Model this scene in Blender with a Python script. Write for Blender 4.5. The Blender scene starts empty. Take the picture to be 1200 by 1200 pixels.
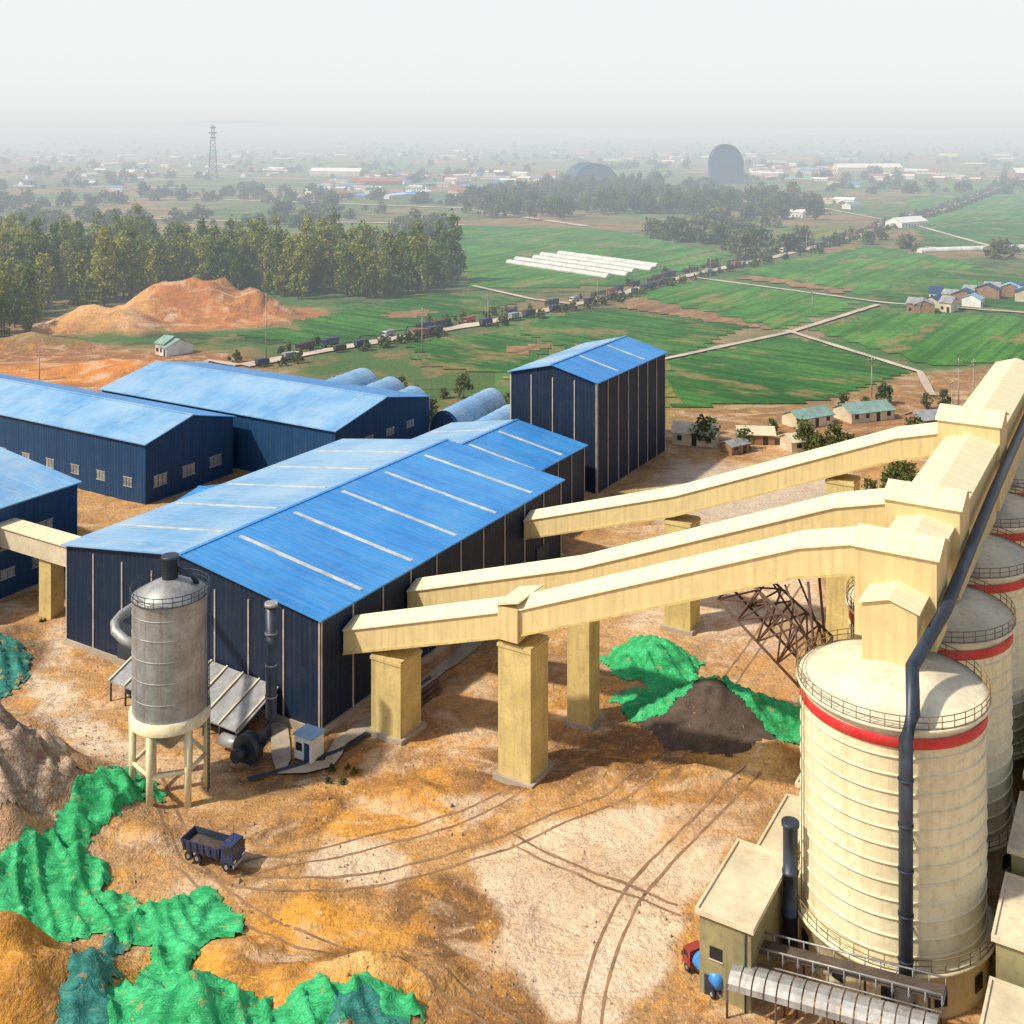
import bpy, math, random
import numpy as np
from mathutils import Vector, noise, Matrix
random.seed(7)
SC=bpy.context.scene
ANG=-math.radians(30.73)
CA,SA=math.cos(ANG),math.sin(ANG)
def P(a,b):  # plant frame (a along halls, b across) -> world
    return (CA*b-SA*a, SA*b+CA*a)
# ------------------------------------------------------------------ materials
def newmat(name):
    m=bpy.data.materials.new(name); m.use_nodes=True
    nt=m.node_tree; b=nt.nodes['Principled BSDF']
    return m,nt,b
def N(nt,t,**k):
    n=nt.nodes.new(t)
    for a,v in k.items(): setattr(n,a,v)
    return n
def L(nt,a,b): nt.links.new(a,b)
def mixc(nt,fac,a,b,mode='MIX'):
    n=nt.nodes.new('ShaderNodeMix'); n.data_type='RGBA'; n.blend_type=mode
    for s,v in ((n.inputs[0],fac),(n.inputs[6],a),(n.inputs[7],b)):
        if hasattr(v,'links'): nt.links.new(v,s)
        elif isinstance(v,(int,float)): s.default_value=v
        else: s.default_value=(v[0],v[1],v[2],1)
    return n.outputs[2]
def math_(nt,op,a,b):
    n=nt.nodes.new('ShaderNodeMath'); n.operation=op
    for s,v in ((n.inputs[0],a),(n.inputs[1],b)):
        if hasattr(v,'links'): nt.links.new(v,s)
        else: s.default_value=v
    return n.outputs[0]
def ramp(nt,fac,stops,interp='LINEAR'):
    r=nt.nodes.new('ShaderNodeValToRGB'); r.color_ramp.interpolation=interp
    cr=r.color_ramp
    while len(cr.elements)<len(stops): cr.elements.new(0.5)
    for e,(p,c) in zip(cr.elements,stops):
        e.position=p; e.color=(c[0],c[1],c[2],1) if not isinstance(c,(int,float)) else (c,c,c,1)
    nt.links.new(fac,r.inputs[0]); return r.outputs[0]
def noi(nt,vec,scale,detail=4,rough=.6,dist=0):
    n=nt.nodes.new('ShaderNodeTexNoise'); n.inputs['Scale'].default_value=scale
    n.inputs['Detail'].default_value=detail; n.inputs['Roughness'].default_value=rough
    n.inputs['Distortion'].default_value=dist
    if vec is not None: nt.links.new(vec,n.inputs['Vector'])
    return n.outputs[0]
def mapv(nt,vec,sc):
    m=nt.nodes.new('ShaderNodeMapping'); m.inputs['Scale'].default_value=sc
    nt.links.new(vec,m.inputs['Vector']); return m.outputs[0]
def plain(name,col,rough=.7,metal=0,var=.25,scale=.6,dirt=None,streaks=0):
    m,nt,b=newmat(name)
    tc=N(nt,'ShaderNodeTexCoord').outputs['Object']
    n1=noi(nt,tc,scale,3)
    c=mixc(nt,ramp(nt,n1,[(.3,0),(.7,1)]),[x*(1-var) for x in col],[min(1,x*(1+var*.5)) for x in col])
    if dirt: c=mixc(nt,ramp(nt,noi(nt,tc,scale*7,2),[(.5,0),(.8,.6)]),c,dirt)
    if streaks: c=mixc(nt,ramp(nt,noi(nt,mapv(nt,tc,(1,1,.06)),1.1,4,.7),[(.5,0),(.72,streaks)]),c,dirt or [x*.5 for x in col])
    L(nt,c,b.inputs['Base Color']); b.inputs['Roughness'].default_value=rough; b.inputs['Metallic'].default_value=metal
    return m
def corr(name,col,axis,period=.9,rough=.45,dirt=(.3,.24,.17),dirtamt=.5,depth=.06,fade=None,fadeamt=.5,spec=.5,line=.35,sv=.2,streakdirt=0):
    m,nt,b=newmat(name)
    tc=N(nt,'ShaderNodeTexCoord').outputs['Object']
    sp=N(nt,'ShaderNodeSeparateXYZ'); L(nt,tc,sp.inputs[0])
    if axis=='x': co=sp.outputs[0]; st=(.9,.05,.05)
    elif axis=='y': co=sp.outputs[1]; st=(.05,.9,.05)
    else: co=math_(nt,'ADD',sp.outputs[0],sp.outputs[1]); st=(.9,.9,.06)
    si=math_(nt,'SINE',math_(nt,'MULTIPLY',co,2*math.pi/period),0)
    s01=math_(nt,'MULTIPLY_ADD',si,.5); s01.node.inputs[2].default_value=.5
    streak=noi(nt,mapv(nt,tc,st),1.0,3)
    c=mixc(nt,ramp(nt,streak,[(.3,0),(.7,1)]),[x*(1-sv) for x in col],[min(1,x*(1+sv*.6)) for x in col])
    if fade: c=mixc(nt,ramp(nt,noi(nt,tc,.07,4,.65),[(.38,0),(.62,fadeamt)]),c,fade)
    c=mixc(nt,ramp(nt,s01,[(0,line),(.3,0)]),c,[x*.5 for x in col])
    c=mixc(nt,ramp(nt,noi(nt,tc,.5,4,.7),[(.52,0),(.8,dirtamt)]),c,dirt)
    if streakdirt: c=mixc(nt,ramp(nt,noi(nt,mapv(nt,tc,[x*1.6 for x in st]),1,3,.7),[(.52,0),(.7,streakdirt)]),c,dirt)
    L(nt,c,b.inputs['Base Color']); b.inputs['Roughness'].default_value=rough
    b.inputs['Specular IOR Level'].default_value=spec
    bp=N(nt,'ShaderNodeBump'); bp.inputs['Strength'].default_value=.5; bp.inputs['Distance'].default_value=depth
    L(nt,s01,bp.inputs['Height']); L(nt,bp.outputs[0],b.inputs['Normal'])
    return m
M={}
for ax in 'xy':
    U=ax.upper()
    M['roof'+U]=corr('blue_roof_'+ax,(.028,.22,.60),ax,1.05,.4,(.26,.36,.45),.3,.03,(.075,.33,.66),.6,.5,.25,streakdirt=.25)
    M['dust'+U]=corr('glare_blue_roof_'+ax,(.12,.33,.60),ax,1.05,.36,(.42,.46,.48),.45,.03,(.30,.47,.63),.8,.6,.2,streakdirt=.3)  # paler, dirtier copy of the blue roof; sky glare painted into its colour
M['navy']=corr('navy_cladding',(.009,.022,.052),'xy',.9,.55,(.06,.06,.06),.35,line=.5,streakdirt=.18,spec=.3)
M['bluewall']=corr('blue_cladding',(.013,.06,.15),'xy',.9,.55,(.06,.08,.11),.4,streakdirt=.2,spec=.3)
M['cream']=corr('cream_cladding',(.66,.52,.255),'xy',1.2,.6,(.42,.31,.15),.5,.012,line=.14,sv=.1,streakdirt=.35)
M['creamroof']=corr('cream_roof',(.80,.70,.45),'x',2.2,.55,(.52,.42,.27),.45,.012,line=.2,sv=.08,streakdirt=.3)
M['creamroofY']=corr('cream_roof_y',(.80,.70,.45),'y',2.2,.55,(.52,.42,.27),.45,.012,line=.2,sv=.08,streakdirt=.3)
M['silo']=plain('silo_shell',(.77,.68,.45),.6,0,.14,.2,(.5,.38,.2),.5)
M['dome']=plain('silo_dome',(.76,.68,.50),.7,0,.25,.25,(.48,.38,.26))
M['pier']=plain('pier_render',(.60,.47,.19),.8,0,.2,.3,(.33,.24,.11),.7)
M['red']=plain('red_band',(.6,.02,.025),.5,0,.25,.4,(.4,.1,.07),.4)
M['trim']=plain('cream_trim',(.48,.40,.33),.6)
M['sky_l']=plain('skylight_panel',(.56,.57,.54),.4,0,.4,.5,(.3,.38,.45),.5)
M['steel']=plain('galv_steel',(.36,.37,.37),.5,.35,.35,.35,(.2,.15,.11),.7)
M['dsteel']=plain('dark_steel',(.035,.05,.075),.45,.2,.4,.6)
M['rust']=plain('rust_steel',(.10,.055,.035),.8,0,.4,.8)
M['rail']=plain('rail_paint',(.25,.17,.08),.7)
M['glass']=plain('window_glass',(.3,.33,.33),.15,0,.5,.3)
M['dglass']=plain('dark_glass',(.02,.025,.03),.12,0,.4,.5)
M['conc']=plain('concrete',(.42,.36,.28),.9,0,.35,.15,(.28,.2,.13))
M['olive']=plain('olive_wall',(.27,.24,.12),.8,0,.3,.2,(.15,.12,.06),.6)
M['beige']=plain('beige_roof',(.66,.57,.40),.8,0,.3,.15,(.42,.33,.2),.4)
M['white']=plain('white_paint',(.72,.72,.7),.6,0,.2,.3)
M['film']=plain('greenhouse_film',(.62,.63,.6),.5,0,.35,.08,(.35,.38,.32))
M['redcab']=plain('red_cab_paint',(.32,.03,.025),.4,0,.4,1,(.2,.14,.09))
M['greyroof']=plain('grey_roof',(.3,.31,.32),.6,0,.4,.5,(.2,.15,.1))
M['teal']=plain('teal_roof',(.2,.34,.31),.6,0,.3,.4,(.33,.31,.25))
M['redroof']=plain('tile_roof',(.3,.1,.06),.8)
M['brick']=plain('brick_wall',(.3,.17,.1),.9)
M['truckblue']=plain('truck_blue',(.02,.035,.12),.45,0,.4,1,(.22,.15,.09))
M['tyre']=plain('tyre_rubber',(.02,.02,.02),.9)
M['load']=plain('bed_load',(.08,.06,.045),.95,0,.5,2)
M['bark']=plain('bark',(.12,.08,.05),.95,0,.4,1)
M['trackside']=plain('dark_gravel',(.085,.06,.045),.95,0,.5,.6,(.17,.12,.08))
M['rock']=plain('rubble',(.36,.26,.17),.95,0,.5,.5,(.2,.13,.08))
M['rut']=plain('wheel_rut_soil',(.27,.16,.085),.95,0,.45,.4,(.42,.28,.15))
def netmat(name,c1,c2,c3=(.45,.28,.12),hole=.6,dark=.55):
    m,nt,b=newmat(name); g=N(nt,'ShaderNodeNewGeometry').outputs['Position']
    n1=noi(nt,g,.25,3,.6,1.5); n2=noi(nt,mapv(nt,g,(.5,1.6,1)),.7,4,.65,2.)
    c=mixc(nt,ramp(nt,n1,[(.35,0),(.65,1)]),c1,c2)
    c=mixc(nt,ramp(nt,n2,[(.46,0),(.51,dark),(.57,0)]),c,(c1[0]*.35+.01,c1[1]*.4,c1[2]*.4))
    c=mixc(nt,ramp(nt,noi(nt,g,.7,4,.75),[(hole-.02,0),(hole+.03,.9)]),c,c3)
    L(nt,c,b.inputs['Base Color']); b.inputs['Roughness'].default_value=.7; b.inputs['Specular IOR Level'].default_value=.3
    bp=N(nt,'ShaderNodeBump'); bp.inputs['Strength'].default_value=.8; bp.inputs['Distance'].default_value=.6
    L(nt,n2,bp.inputs['Height']); L(nt,bp.outputs[0],b.inputs['Normal'])
    return m
M['net']=netmat('green_net',(.02,.36,.11),(.07,.60,.24),hole=.63)
M['tealnet']=netmat('teal_net',(.02,.17,.14),(.06,.33,.27),hole=.6)
M['greynet']=netmat('pale_net',(.38,.25,.16),(.58,.45,.33),(.28,.15,.08),.56,.8)
def leafmat(name,c1,c2,c3):
    m,nt,b=newmat(name); oi=N(nt,'ShaderNodeObjectInfo').outputs['Random']
    g=N(nt,'ShaderNodeTexCoord').outputs['Object']
    c=mixc(nt,ramp(nt,noi(nt,g,.35,2),[(.35,0),(.65,1)]),c1,c2)
    c=mixc(nt,ramp(nt,oi,[(.2,0),(1,.95)]),c,c3)
    L(nt,c,b.inputs['Base Color']); b.inputs['Roughness'].default_value=.8; b.inputs['Specular IOR Level'].default_value=.2
    tr=N(nt,'ShaderNodeBsdfTranslucent'); L(nt,c,tr.inputs[0])
    ms=N(nt,'ShaderNodeMixShader'); ms.inputs[0].default_value=.3
    L(nt,b.outputs[0],ms.inputs[1]); L(nt,tr.outputs[0],ms.inputs[2])
    L(nt,ms.outputs[0],nt.nodes['Material Output'].inputs[0]); return m
M['leaf']=leafmat('poplar_leaves',(.065,.125,.015),(.17,.23,.03),(.38,.36,.045))
M['leafd']=leafmat('bush_leaves',(.045,.09,.03),(.10,.14,.04),(.17,.17,.06))
# ------------------------------------------------------------------ mesh builder
class MB:
    def __init__(s): s.v=[];s.f=[];s.m=[];s.s=[];s.mats=[]
    def mi(s,k):
        if k not in s.mats: s.mats.append(k)
        return s.mats.index(k)
    def face(s,pts,k,sm=False):
        n=len(s.v); s.v+= [tuple(p) for p in pts]; s.f.append(tuple(range(n,n+len(pts)))); s.m.append(s.mi(k)); s.s.append(sm)
    def hexa(s,p,k):
        n=len(s.v); s.v+=[tuple(q) for q in p]
        for f in ((3,2,1,0),(4,5,6,7),(0,1,5,4),(1,2,6,5),(2,3,7,6),(3,0,4,7)):
            s.f.append(tuple(n+i for i in f)); s.m.append(s.mi(k)); s.s.append(False)
    def box(s,x0,x1,y0,y1,z0,z1,k):
        s.hexa([(x0,y0,z0),(x1,y0,z0),(x1,y1,z0),(x0,y1,z0),(x0,y0,z1),(x1,y0,z1),(x1,y1,z1),(x0,y1,z1)],k)
    def rings(s,rs,k,seg,sm=True,cap=True):
        n=len(s.v); idx=s.mi(k)
        for r in rs: s.v+=[tuple(p) for p in r]
        for j in range(len(rs)-1):
            for i in range(seg):
                a=n+j*seg+i; b=n+j*seg+(i+1)%seg
                s.f.append((a,b,b+seg,a+seg)); s.m.append(idx); s.s.append(sm)
        if cap:
            s.f.append(tuple(n+i for i in reversed(range(seg)))); s.m.append(idx); s.s.append(False)
            m=n+(len(rs)-1)*seg
            s.f.append(tuple(m+i for i in range(seg))); s.m.append(idx); s.s.append(False)
    def lathe(s,cx,cy,prof,k,seg=48,cap=True,sm=True):
        s.rings([[(cx+r*math.cos(2*math.pi*i/seg),cy+r*math.sin(2*math.pi*i/seg),z) for i in range(seg)] for r,z in prof],k,seg,sm,cap)
    def tube(s,pts,r,k,seg=8,closed=False):
        pts=[Vector(p) for p in pts]; rs=[]; n=len(pts)
        for i,p in enumerate(pts):
            if closed: t=pts[(i+1)%n]-pts[i-1]
            else: t=pts[min(i+1,n-1)]-pts[max(i-1,0)]
            t.normalize(); ref=Vector((0,0,1)) if abs(t.z)<.9 else Vector((1,0,0))
            a=t.cross(ref).normalized(); b=a.cross(t)
            rr=r[i] if isinstance(r,(list,tuple)) else r
            rs.append([p+a*rr*math.cos(2*math.pi*j/seg)+b*rr*math.sin(2*math.pi*j/seg) for j in range(seg)])
        if closed: rs.append(rs[0])
        s.rings(rs,k,seg,True,not closed)
    def obj(s,name,parent=None,loc=(0,0,0),rot=0):
        me=bpy.data.meshes.new(name); me.from_pydata(s.v,[],s.f)
        for k in s.mats: me.materials.append(M[k])
        me.polygons.foreach_set('material_index',s.m); me.polygons.foreach_set('use_smooth',s.s)
        me.update()
        o=bpy.data.objects.new(name,me); SC.collection.objects.link(o)
        o.location=loc; o.rotation_euler=(0,0,rot)
        if parent: o.parent=parent
        return o
def empty(name,loc=(0,0,0),rot=0):
    e=bpy.data.objects.new(name,None); SC.collection.objects.link(e); e.location=loc; e.rotation_euler=(0,0,rot); e.empty_display_size=.5
    return e
def plant(name): return empty(name,(0,0,0),ANG)
# ------------------------------------------------------------------ terrain
MOUNDS=[(-63,126,24,20,12),(-46,99,15,12,8.5),(-17,101,16,8,3.6),(-80,165,10,16,3),(-133,474,52,24,15),(-165,445,34,16,9),(-105,462,25,12,6),(-148,466,18,10,4),
        (-125,365,40,14,4),(-95,340,14,9,5),(21,165,7,7,3.4),(27.5,149,13,8.5,5.6),(-68,146,10,8,2.5),(-30,97,10,7,4),(12,137,9,4,1.3),(22,136,8,4,1.6),(-12,133,8,4,1.2),
        (40,150,7,5,1.6),(-1,110,6,3,.7),(33,141,5,5,1.8),(-40,124,5,4,1.2),(-175,405,30,10,5),(-215,420,25,12,6),(-9,104,7,4,1.4),(-22,130,6,3,.9),(-20,113,4,3,.8),(-27,106,6,4,1.8)]
def sstep(v):
    v=max(0,min(1,v)); return v*v*(3-2*v)
def nz(x,y,s,seed=0): return noise.noise(Vector((x*s,y*s,seed)))
def H(x,y):
    z=0
    for cx,cy,rx,ry,h in MOUNDS:
        dx=(x-cx)/rx; dy=(y-cy)/ry
        d=dx*dx+dy*dy
        if d<1.7:
            d=math.sqrt(d)+.18*nz(x,y,.09,cx)
            v=sstep(1-d)
            z+=h*v*(1+.25*nz(x,y,.25,1))+ (v>0)*.7*v*nz(x,y,.6,2)
    k=1 if y<225 else max(.25,1-(y-225)/60)
    z+=(.3*nz(x,y,.12,5)+.2*nz(x,y,.4,6))*k
    if y<200:
        r=1-abs(nz(x,y,.085,14))*3.2
        z+=.5*max(0,r)*max(0,nz(x,y,.045,15)+.2)
    if y>900: z+=(min(1,(y-900)/1500))*6*(nz(x,y,.0015,9))
    if y>3500: z+=(y-3500)*.012*(.6+nz(x,y,.0004,3)*1.6)
    return z
def lines(a,b,st,a2,b2,st2,lo,hi,g=1.13):
    c=list(np.arange(a,b+.01,st))
    p=b
    while p<b2: p+=st2; c.append(p)
    s=st2
    while p<hi: s*=g; p+=s; c.append(p)
    p=a
    while p>a2: p-=st2; c.insert(0,p)
    s=st2
    while p>lo: s*=g; p-=s; c.insert(0,p)
    return c
xs=lines(-112,60,.7,-230,200,4,-9000,9000); ys=lines(88,190,.7,84,560,4,-60,14000)
nx,ny=len(xs),len(ys)
XY=np.array([(x,y) for y in ys for x in xs])
def sdist(poly,pts):
    poly=np.array(poly,float); d=np.full(len(pts),1e9); ins=np.zeros(len(pts),bool); n=len(poly)
    for i in range(n):
        a=poly[i]; b=poly[(i+1)%n]; e=b-a; w=pts-a
        t=np.clip((w@e)/(e@e),0,1); q=w-t[:,None]*e; d=np.minimum(d,np.hypot(q[:,0],q[:,1]))
        c=((a[1]>pts[:,1])!=(b[1]>pts[:,1]))
        with np.errstate(divide='ignore',invalid='ignore'):
            xi=(b[0]-a[0])*(pts[:,1]-a[1])/(b[1]-a[1]+1e-12)+a[0]
        ins^= c&(pts[:,0]<xi)
    return np.where(ins,-d,d)
jit=np.array([(nz(x,y,.11,21)*4.2+nz(x,y,.4,25)*1.8, nz(x,y,.11,31)*4.2+nz(x,y,.4,35)*1.8) for x,y in XY])
XJ=XY+jit; XK=XY+jit*.45
col=np.tile(np.array([.48,.28,.13]),(len(XY),1))
pad=np.zeros(len(XY))
farm=np.clip((XY[:,1]-265-.25*np.abs(XY[:,0]))/60,0,1)
farm=np.maximum(farm,np.clip((np.abs(XY[:,0])-260)/60,0,1))
def paint(poly,c,soft=2.,amt=1.,isp=False):
    d=sdist(poly,XK if isp else XJ); m=np.clip(.5-d/soft,0,1)*amt
    col[:]=col*(1-m[:,None])+np.array(c)*m[:,None]
    farm[:]=farm*(1-m); pad[:]=pad*(1-m)+(m if isp else 0)
LT=(.68,.53,.38); OR=(.66,.31,.05); BR=(.16,.085,.04); PK=(.48,.32,.21); DK=(.09,.058,.035)
paint([(-45,135),(-20,135),(20,140),(35,130),(10,95),(-30,90),(-60,100)],(.47,.27,.11),8)
paint([(-45,133),(-35,128),(-34,116),(-42,117)],(.40,.25,.14),4,.7)
paint([(-22,143),(-8,140),(-6,128),(-14,122),(-26,128)],OR,3,.8)
paint([(-8,140),(4,143),(16,150),(28,140),(22,134),(4,134),(-4,128)],BR,2.5,.85)
paint([(4,150),(16,152),(14,160),(2,158)],OR,3,.6)
paint([(-9,132),(-2,134),(1,130),(-5,127)],LT,.9,.8)
paint([(-15,118),(-4,118),(0,110),(-4,106),(-12,110)],BR,1.5,.9)
paint([(-25,121),(-21,129),(-26,131),(-29,122)],BR,1.5,.7)
paint([(-34,112),(-20,114),(-10,110),(-8,100),(-25,94),(-36,100)],OR,3,.9)
paint([(-18,105),(-10,106),(-9,102),(-18,101)],(.72,.46,.18),1.5,.8)
paint([(-5,103),(2,103),(4,96),(-6,96)],BR,2.,.8)
paint([(-28,104),(-16,109),(-12,107),(-26,101)],BR,1.5,.6)
paint([(-21,125),(-13,125),(-11,120),(-14,117),(-21,118)],LT,.9,.9,True)
paint([(-3.8,122),(3.9,128.5),(18,131),(29,132),(26,124),(17.6,114),(14,104),(9,98),(3,100),(-1,107)],LT,.9,.95,True)
paint([(3,120),(10,124),(13,117),(6,112)],(.56,.42,.29),1.,.7,True)
paint([(4,108),(12,107),(9,100),(5,101)],(.60,.48,.36),1.,.6,True)
paint([(18,131),(29,132.5),(28,124),(18,124)],(.56,.36,.19),2.5,.8)
paint([(-54,110),(-42,108),(-38,100),(-42,92),(-60,92)],(.66,.31,.04),3,.95)
paint([(-90,150),(-58,146),(-42,134),(-46,120),(-60,112),(-95,110)],PK,5,.75)
paint([(38,205),(55,200),(50,180),(38,168),(24,168),(18,178),(28,190)],LT,4,.9)
paint([(10,178),(30,176),(34,160),(28,152),(10,156)],(.54,.35,.18),4,.7)
paint([(30,160),(38,150),(34,136),(24,136),(26,146)],(.64,.41,.14),3,.8)
paint([(30,215),(62,222),(80,262),(40,265),(28,240)],(.56,.47,.37),5,.9,True)
paint([(-74,178),(-70,160),(-62,148),(-52,140),(-47,134),(-44,136),(-50,144),(-60,152),(-66,163),(-70,180)],(.70,.55,.40),1.5,.95)
paint([(-100,180),(-72,176),(-70,160),(-76,150),(-100,150)],(.17,.11,.08),4,.7)
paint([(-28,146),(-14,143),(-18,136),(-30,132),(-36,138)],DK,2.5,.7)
paint([(-260,400),(-150,408),(-95,395),(-60,340),(-60,300),(-120,290),(-300,330)],(.30,.12,.06),18,.95)
paint([(-190,350),(-120,340),(-105,362),(-135,378),(-190,372)],(.6,.22,.05),10,.95)
paint([(-190,480),(-150,505),(-85,492),(-75,465),(-110,440),(-190,425)],(.44,.16,.06),8,.98)
paint([(-195,458),(-160,474),(-146,458),(-150,432),(-190,436)],(.72,.42,.18),6,.9)
paint([(45,318),(90,322),(130,362),(160,372),(200,360),(190,300),(100,285),(45,290)],(.30,.16,.09),8,.85)
V=[(x,y,H(x,y)) for x,y in XY]
F=[(j*nx+i,j*nx+i+1,(j+1)*nx+i+1,(j+1)*nx+i) for j in range(ny-1) for i in range(nx-1)]
me=bpy.data.meshes.new('ground'); me.from_pydata(V,[],F)
ca=me.color_attributes.new('zone','FLOAT_COLOR','POINT')
ca.data.foreach_set('color',np.c_[col,np.ones(len(col))].astype(np.float32).ravel())
fa=me.attributes.new('farm','FLOAT','POINT'); fa.data.foreach_set('value',farm.astype(np.float32))
pa=me.attributes.new('pad','FLOAT','POINT'); pa.data.foreach_set('value',pad.astype(np.float32))
me.polygons.foreach_set('use_smooth',[True]*len(F))
gnd=bpy.data.objects.new('ground',me); SC.collection.objects.link(gnd)
m,nt,b=newmat('earth')
g=N(nt,'ShaderNodeNewGeometry').outputs['Position']
at=N(nt,'ShaderNodeAttribute',attribute_name='zone').outputs['Color']; fr=N(nt,'ShaderNodeAttribute',attribute_name='farm').outputs['Fac']
pf=N(nt,'ShaderNodeAttribute',attribute_name='pad').outputs['Fac']
inv=math_(nt,'SUBTRACT',1.,math_(nt,'MULTIPLY',pf,.72))
def F_(x): return math_(nt,'MULTIPLY',x,inv)
c=at
c=mixc(nt,F_(ramp(nt,noi(nt,g,.07,4,.62,1.),[(.45,0),(.58,.55)])),c,(.21,.105,.045))
c=mixc(nt,F_(ramp(nt,noi(nt,mapv(nt,g,(1,1.6,1)),.09,4,.62,.8),[(.52,0),(.64,.6)])),c,(.70,.52,.35))
c=mixc(nt,F_(ramp(nt,noi(nt,g,.26,4,.66,.4),[(.5,0),(.64,.5)])),c,(.64,.30,.05))
c=mixc(nt,F_(ramp(nt,noi(nt,g,.8,4,.72),[(.54,0),(.7,.55)])),c,(.14,.08,.04))
c=mixc(nt,ramp(nt,noi(nt,g,1.9,2,.7),[(.6,0),(.72,.4)]),c,(.72,.58,.42))
rn=noi(nt,mapv(nt,g,(.5,1,1)),.06,2,.4,1.5)
rr=ramp(nt,rn,[(.40,0),(.41,.35),(.42,0),(.435,0),(.445,.35),(.455,0),(.56,0),(.567,.35),(.575,0),(.585,0),(.592,.35),(.60,0)])
c=mixc(nt,rr,c,(.24,.14,.08))
wp=N(nt,'ShaderNodeVectorMath',operation='MULTIPLY_ADD'); nv=N(nt,'ShaderNodeTexNoise'); nv.inputs['Scale'].default_value=.2; nv.inputs['Detail'].default_value=3; L(nt,g,nv.inputs['Vector'])
L(nt,nv.outputs['Color'],wp.inputs[0]); wp.inputs[1].default_value=(7,7,0); L(nt,g,wp.inputs[2])
vc=N(nt,'ShaderNodeTexVoronoi',feature='DISTANCE_TO_EDGE'); vc.inputs['Scale'].default_value=.085; L(nt,wp.outputs[0],vc.inputs['Vector'])
c=mixc(nt,math_(nt,'MULTIPLY',ramp(nt,vc.outputs['Distance'],[(0,.5),(.012,0)]),pf),c,(.36,.25,.16))
c=mixc(nt,1.,c,ramp(nt,noi(nt,g,3.,3,.7),[(.3,.72),(.7,1.22)]),'MULTIPLY')
vo=N(nt,'ShaderNodeTexVoronoi'); vo.inputs['Scale'].default_value=.011; L(nt,mapv(nt,g,(1,.55,1)),vo.inputs['Vector'])
sx=N(nt,'ShaderNodeSeparateColor'); L(nt,vo.outputs['Color'],sx.inputs[0])
fc=ramp(nt,sx.outputs[0],[(0,(.05,.14,.035)),(.3,(.08,.18,.045)),(.5,(.13,.16,.05)),(.65,(.26,.16,.08)),(.8,(.07,.13,.04)),(.93,(.30,.22,.13))],'CONSTANT')
fc=mixc(nt,ramp(nt,noi(nt,g,.012,5,.7),[(.45,0),(.56,.75)]),fc,(.09,.14,.05))
fc=mixc(nt,ramp(nt,noi(nt,g,.05,5,.75),[(.5,0),(.6,.7)]),fc,(.25,.16,.08))
fc=mixc(nt,ramp(nt,noi(nt,mapv(nt,g,(.6,1.6,1)),.02,5,.78),[(.55,0),(.6,.8)]),fc,(.03,.06,.025))
c=mixc(nt,fr,c,fc)
L(nt,c,b.inputs['Base Color']); b.inputs['Roughness'].default_value=.95; b.inputs['Specular IOR Level'].default_value=.15
bp=N(nt,'ShaderNodeBump'); bp.inputs['Strength'].default_value=.8; bp.inputs['Distance'].default_value=.7
L(nt,noi(nt,g,.7,4,.7),bp.inputs['Height']); L(nt,bp.outputs[0],b.inputs['Normal'])
me.materials.append(m)
def drape(name,poly,k,lift=.1,step=1.,fold=0.,jedge=.4,parent=None):
    poly=np.array(poly,float); x0,y0=poly.min(0)-1; x1,y1=poly.max(0)+1
    gx=np.arange(x0,x1,step); gy=np.arange(y0,y1,step); pts=np.array([(x,y) for y in gy for x in gx])
    pj=pts+np.array([(nz(x,y,.3,3)*2.6*jedge+nz(x,y,1.,4)*1.2*jedge,nz(x,y,.3,8)*2.6*jedge+nz(x,y,1.,9)*1.2*jedge) for x,y in pts])
    sd=sdist(poly,pj); keep=sd<step*.7; vid={}; vs=[]; n=len(gx); fs=[]
    def gv(i):
        if i not in vid:
            x,y=pts[i]; edge=min(1,max(0,-sd[i]/1.)) if fold else 1
            cr=0
            if fold: cr=(1-min(1,abs(nz(x*1.0+y*.6,y*.35,.4,12))*4))*1.1+(1-min(1,abs(nz(x*.5,y*1.2-x*.4,.7,17))*4))*.5
            z=H(x,y)+lift*(.4+.6*edge)+edge*fold*cr
            vid[i]=len(vs); vs.append((x,y,z))
        return vid[i]
    for j in range(len(gy)-1):
        for i in range(n-1):
            q=[j*n+i,j*n+i+1,(j+1)*n+i+1,(j+1)*n+i]
            if all(keep[t] for t in q): fs.append([gv(t) for t in q])
    mb=MB(); mb.v=vs; mb.f=[tuple(f) for f in fs]; mb.mi(k); mb.m=[0]*len(fs); mb.s=[True]*len(fs)
    return mb.obj(name,parent)
drape('green_dust_net',[(-47,137),(-42,134),(-44.5,127),(-46,121),(-42,117),(-38,114.5),(-33,116),(-27.5,113),(-26,109),(-30,106.5),(-29.5,102),(-22,98.5),(-14,101),(-8.5,99.5),(-9,94),(-30,92),(-36.5,96),(-34.5,104.5),(-36.5,108.5),(-45,109.5),(-56,108.5),(-56,112.5),(-52,119)],'net',.22,.3,.7,.8)
drape('teal_dust_net',[(-41,110),(-38.,109.5),(-36.5,103),(-34.5,96),(-36,91),(-39,91),(-38.5,101)],'tealnet',.4,.3,.5,.6)
drape('teal_dust_net',[(-16,98.5),(-13,99.5),(-9,98.5),(-9,94),(-16,94)],'tealnet',.5,.3,.5,.6)
drape('teal_dust_net',[(-88,172),(-74,170),(-70,160),(-71,152),(-80,148),(-92,152)],'tealnet',.3,.5,.7,.8)
drape('pale_dust_net',[(-82,141),(-66,140),(-56,135),(-50,128),(-53,121),(-58,119),(-66,119),(-84,122)],'greynet',.2,.4,.6)
drape('teal_dust_net',[(-82,139),(-66,139),(-58,134.5),(-62,132.5),(-70,135),(-82,135)],'tealnet',.45,.4,.5)
drape('gravel_pile',[(16,149),(20,142.5),(28,140.5),(37,143.5),(40,149),(33,156),(22,156)],'trackside',.08,.5,0,.3)
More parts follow.
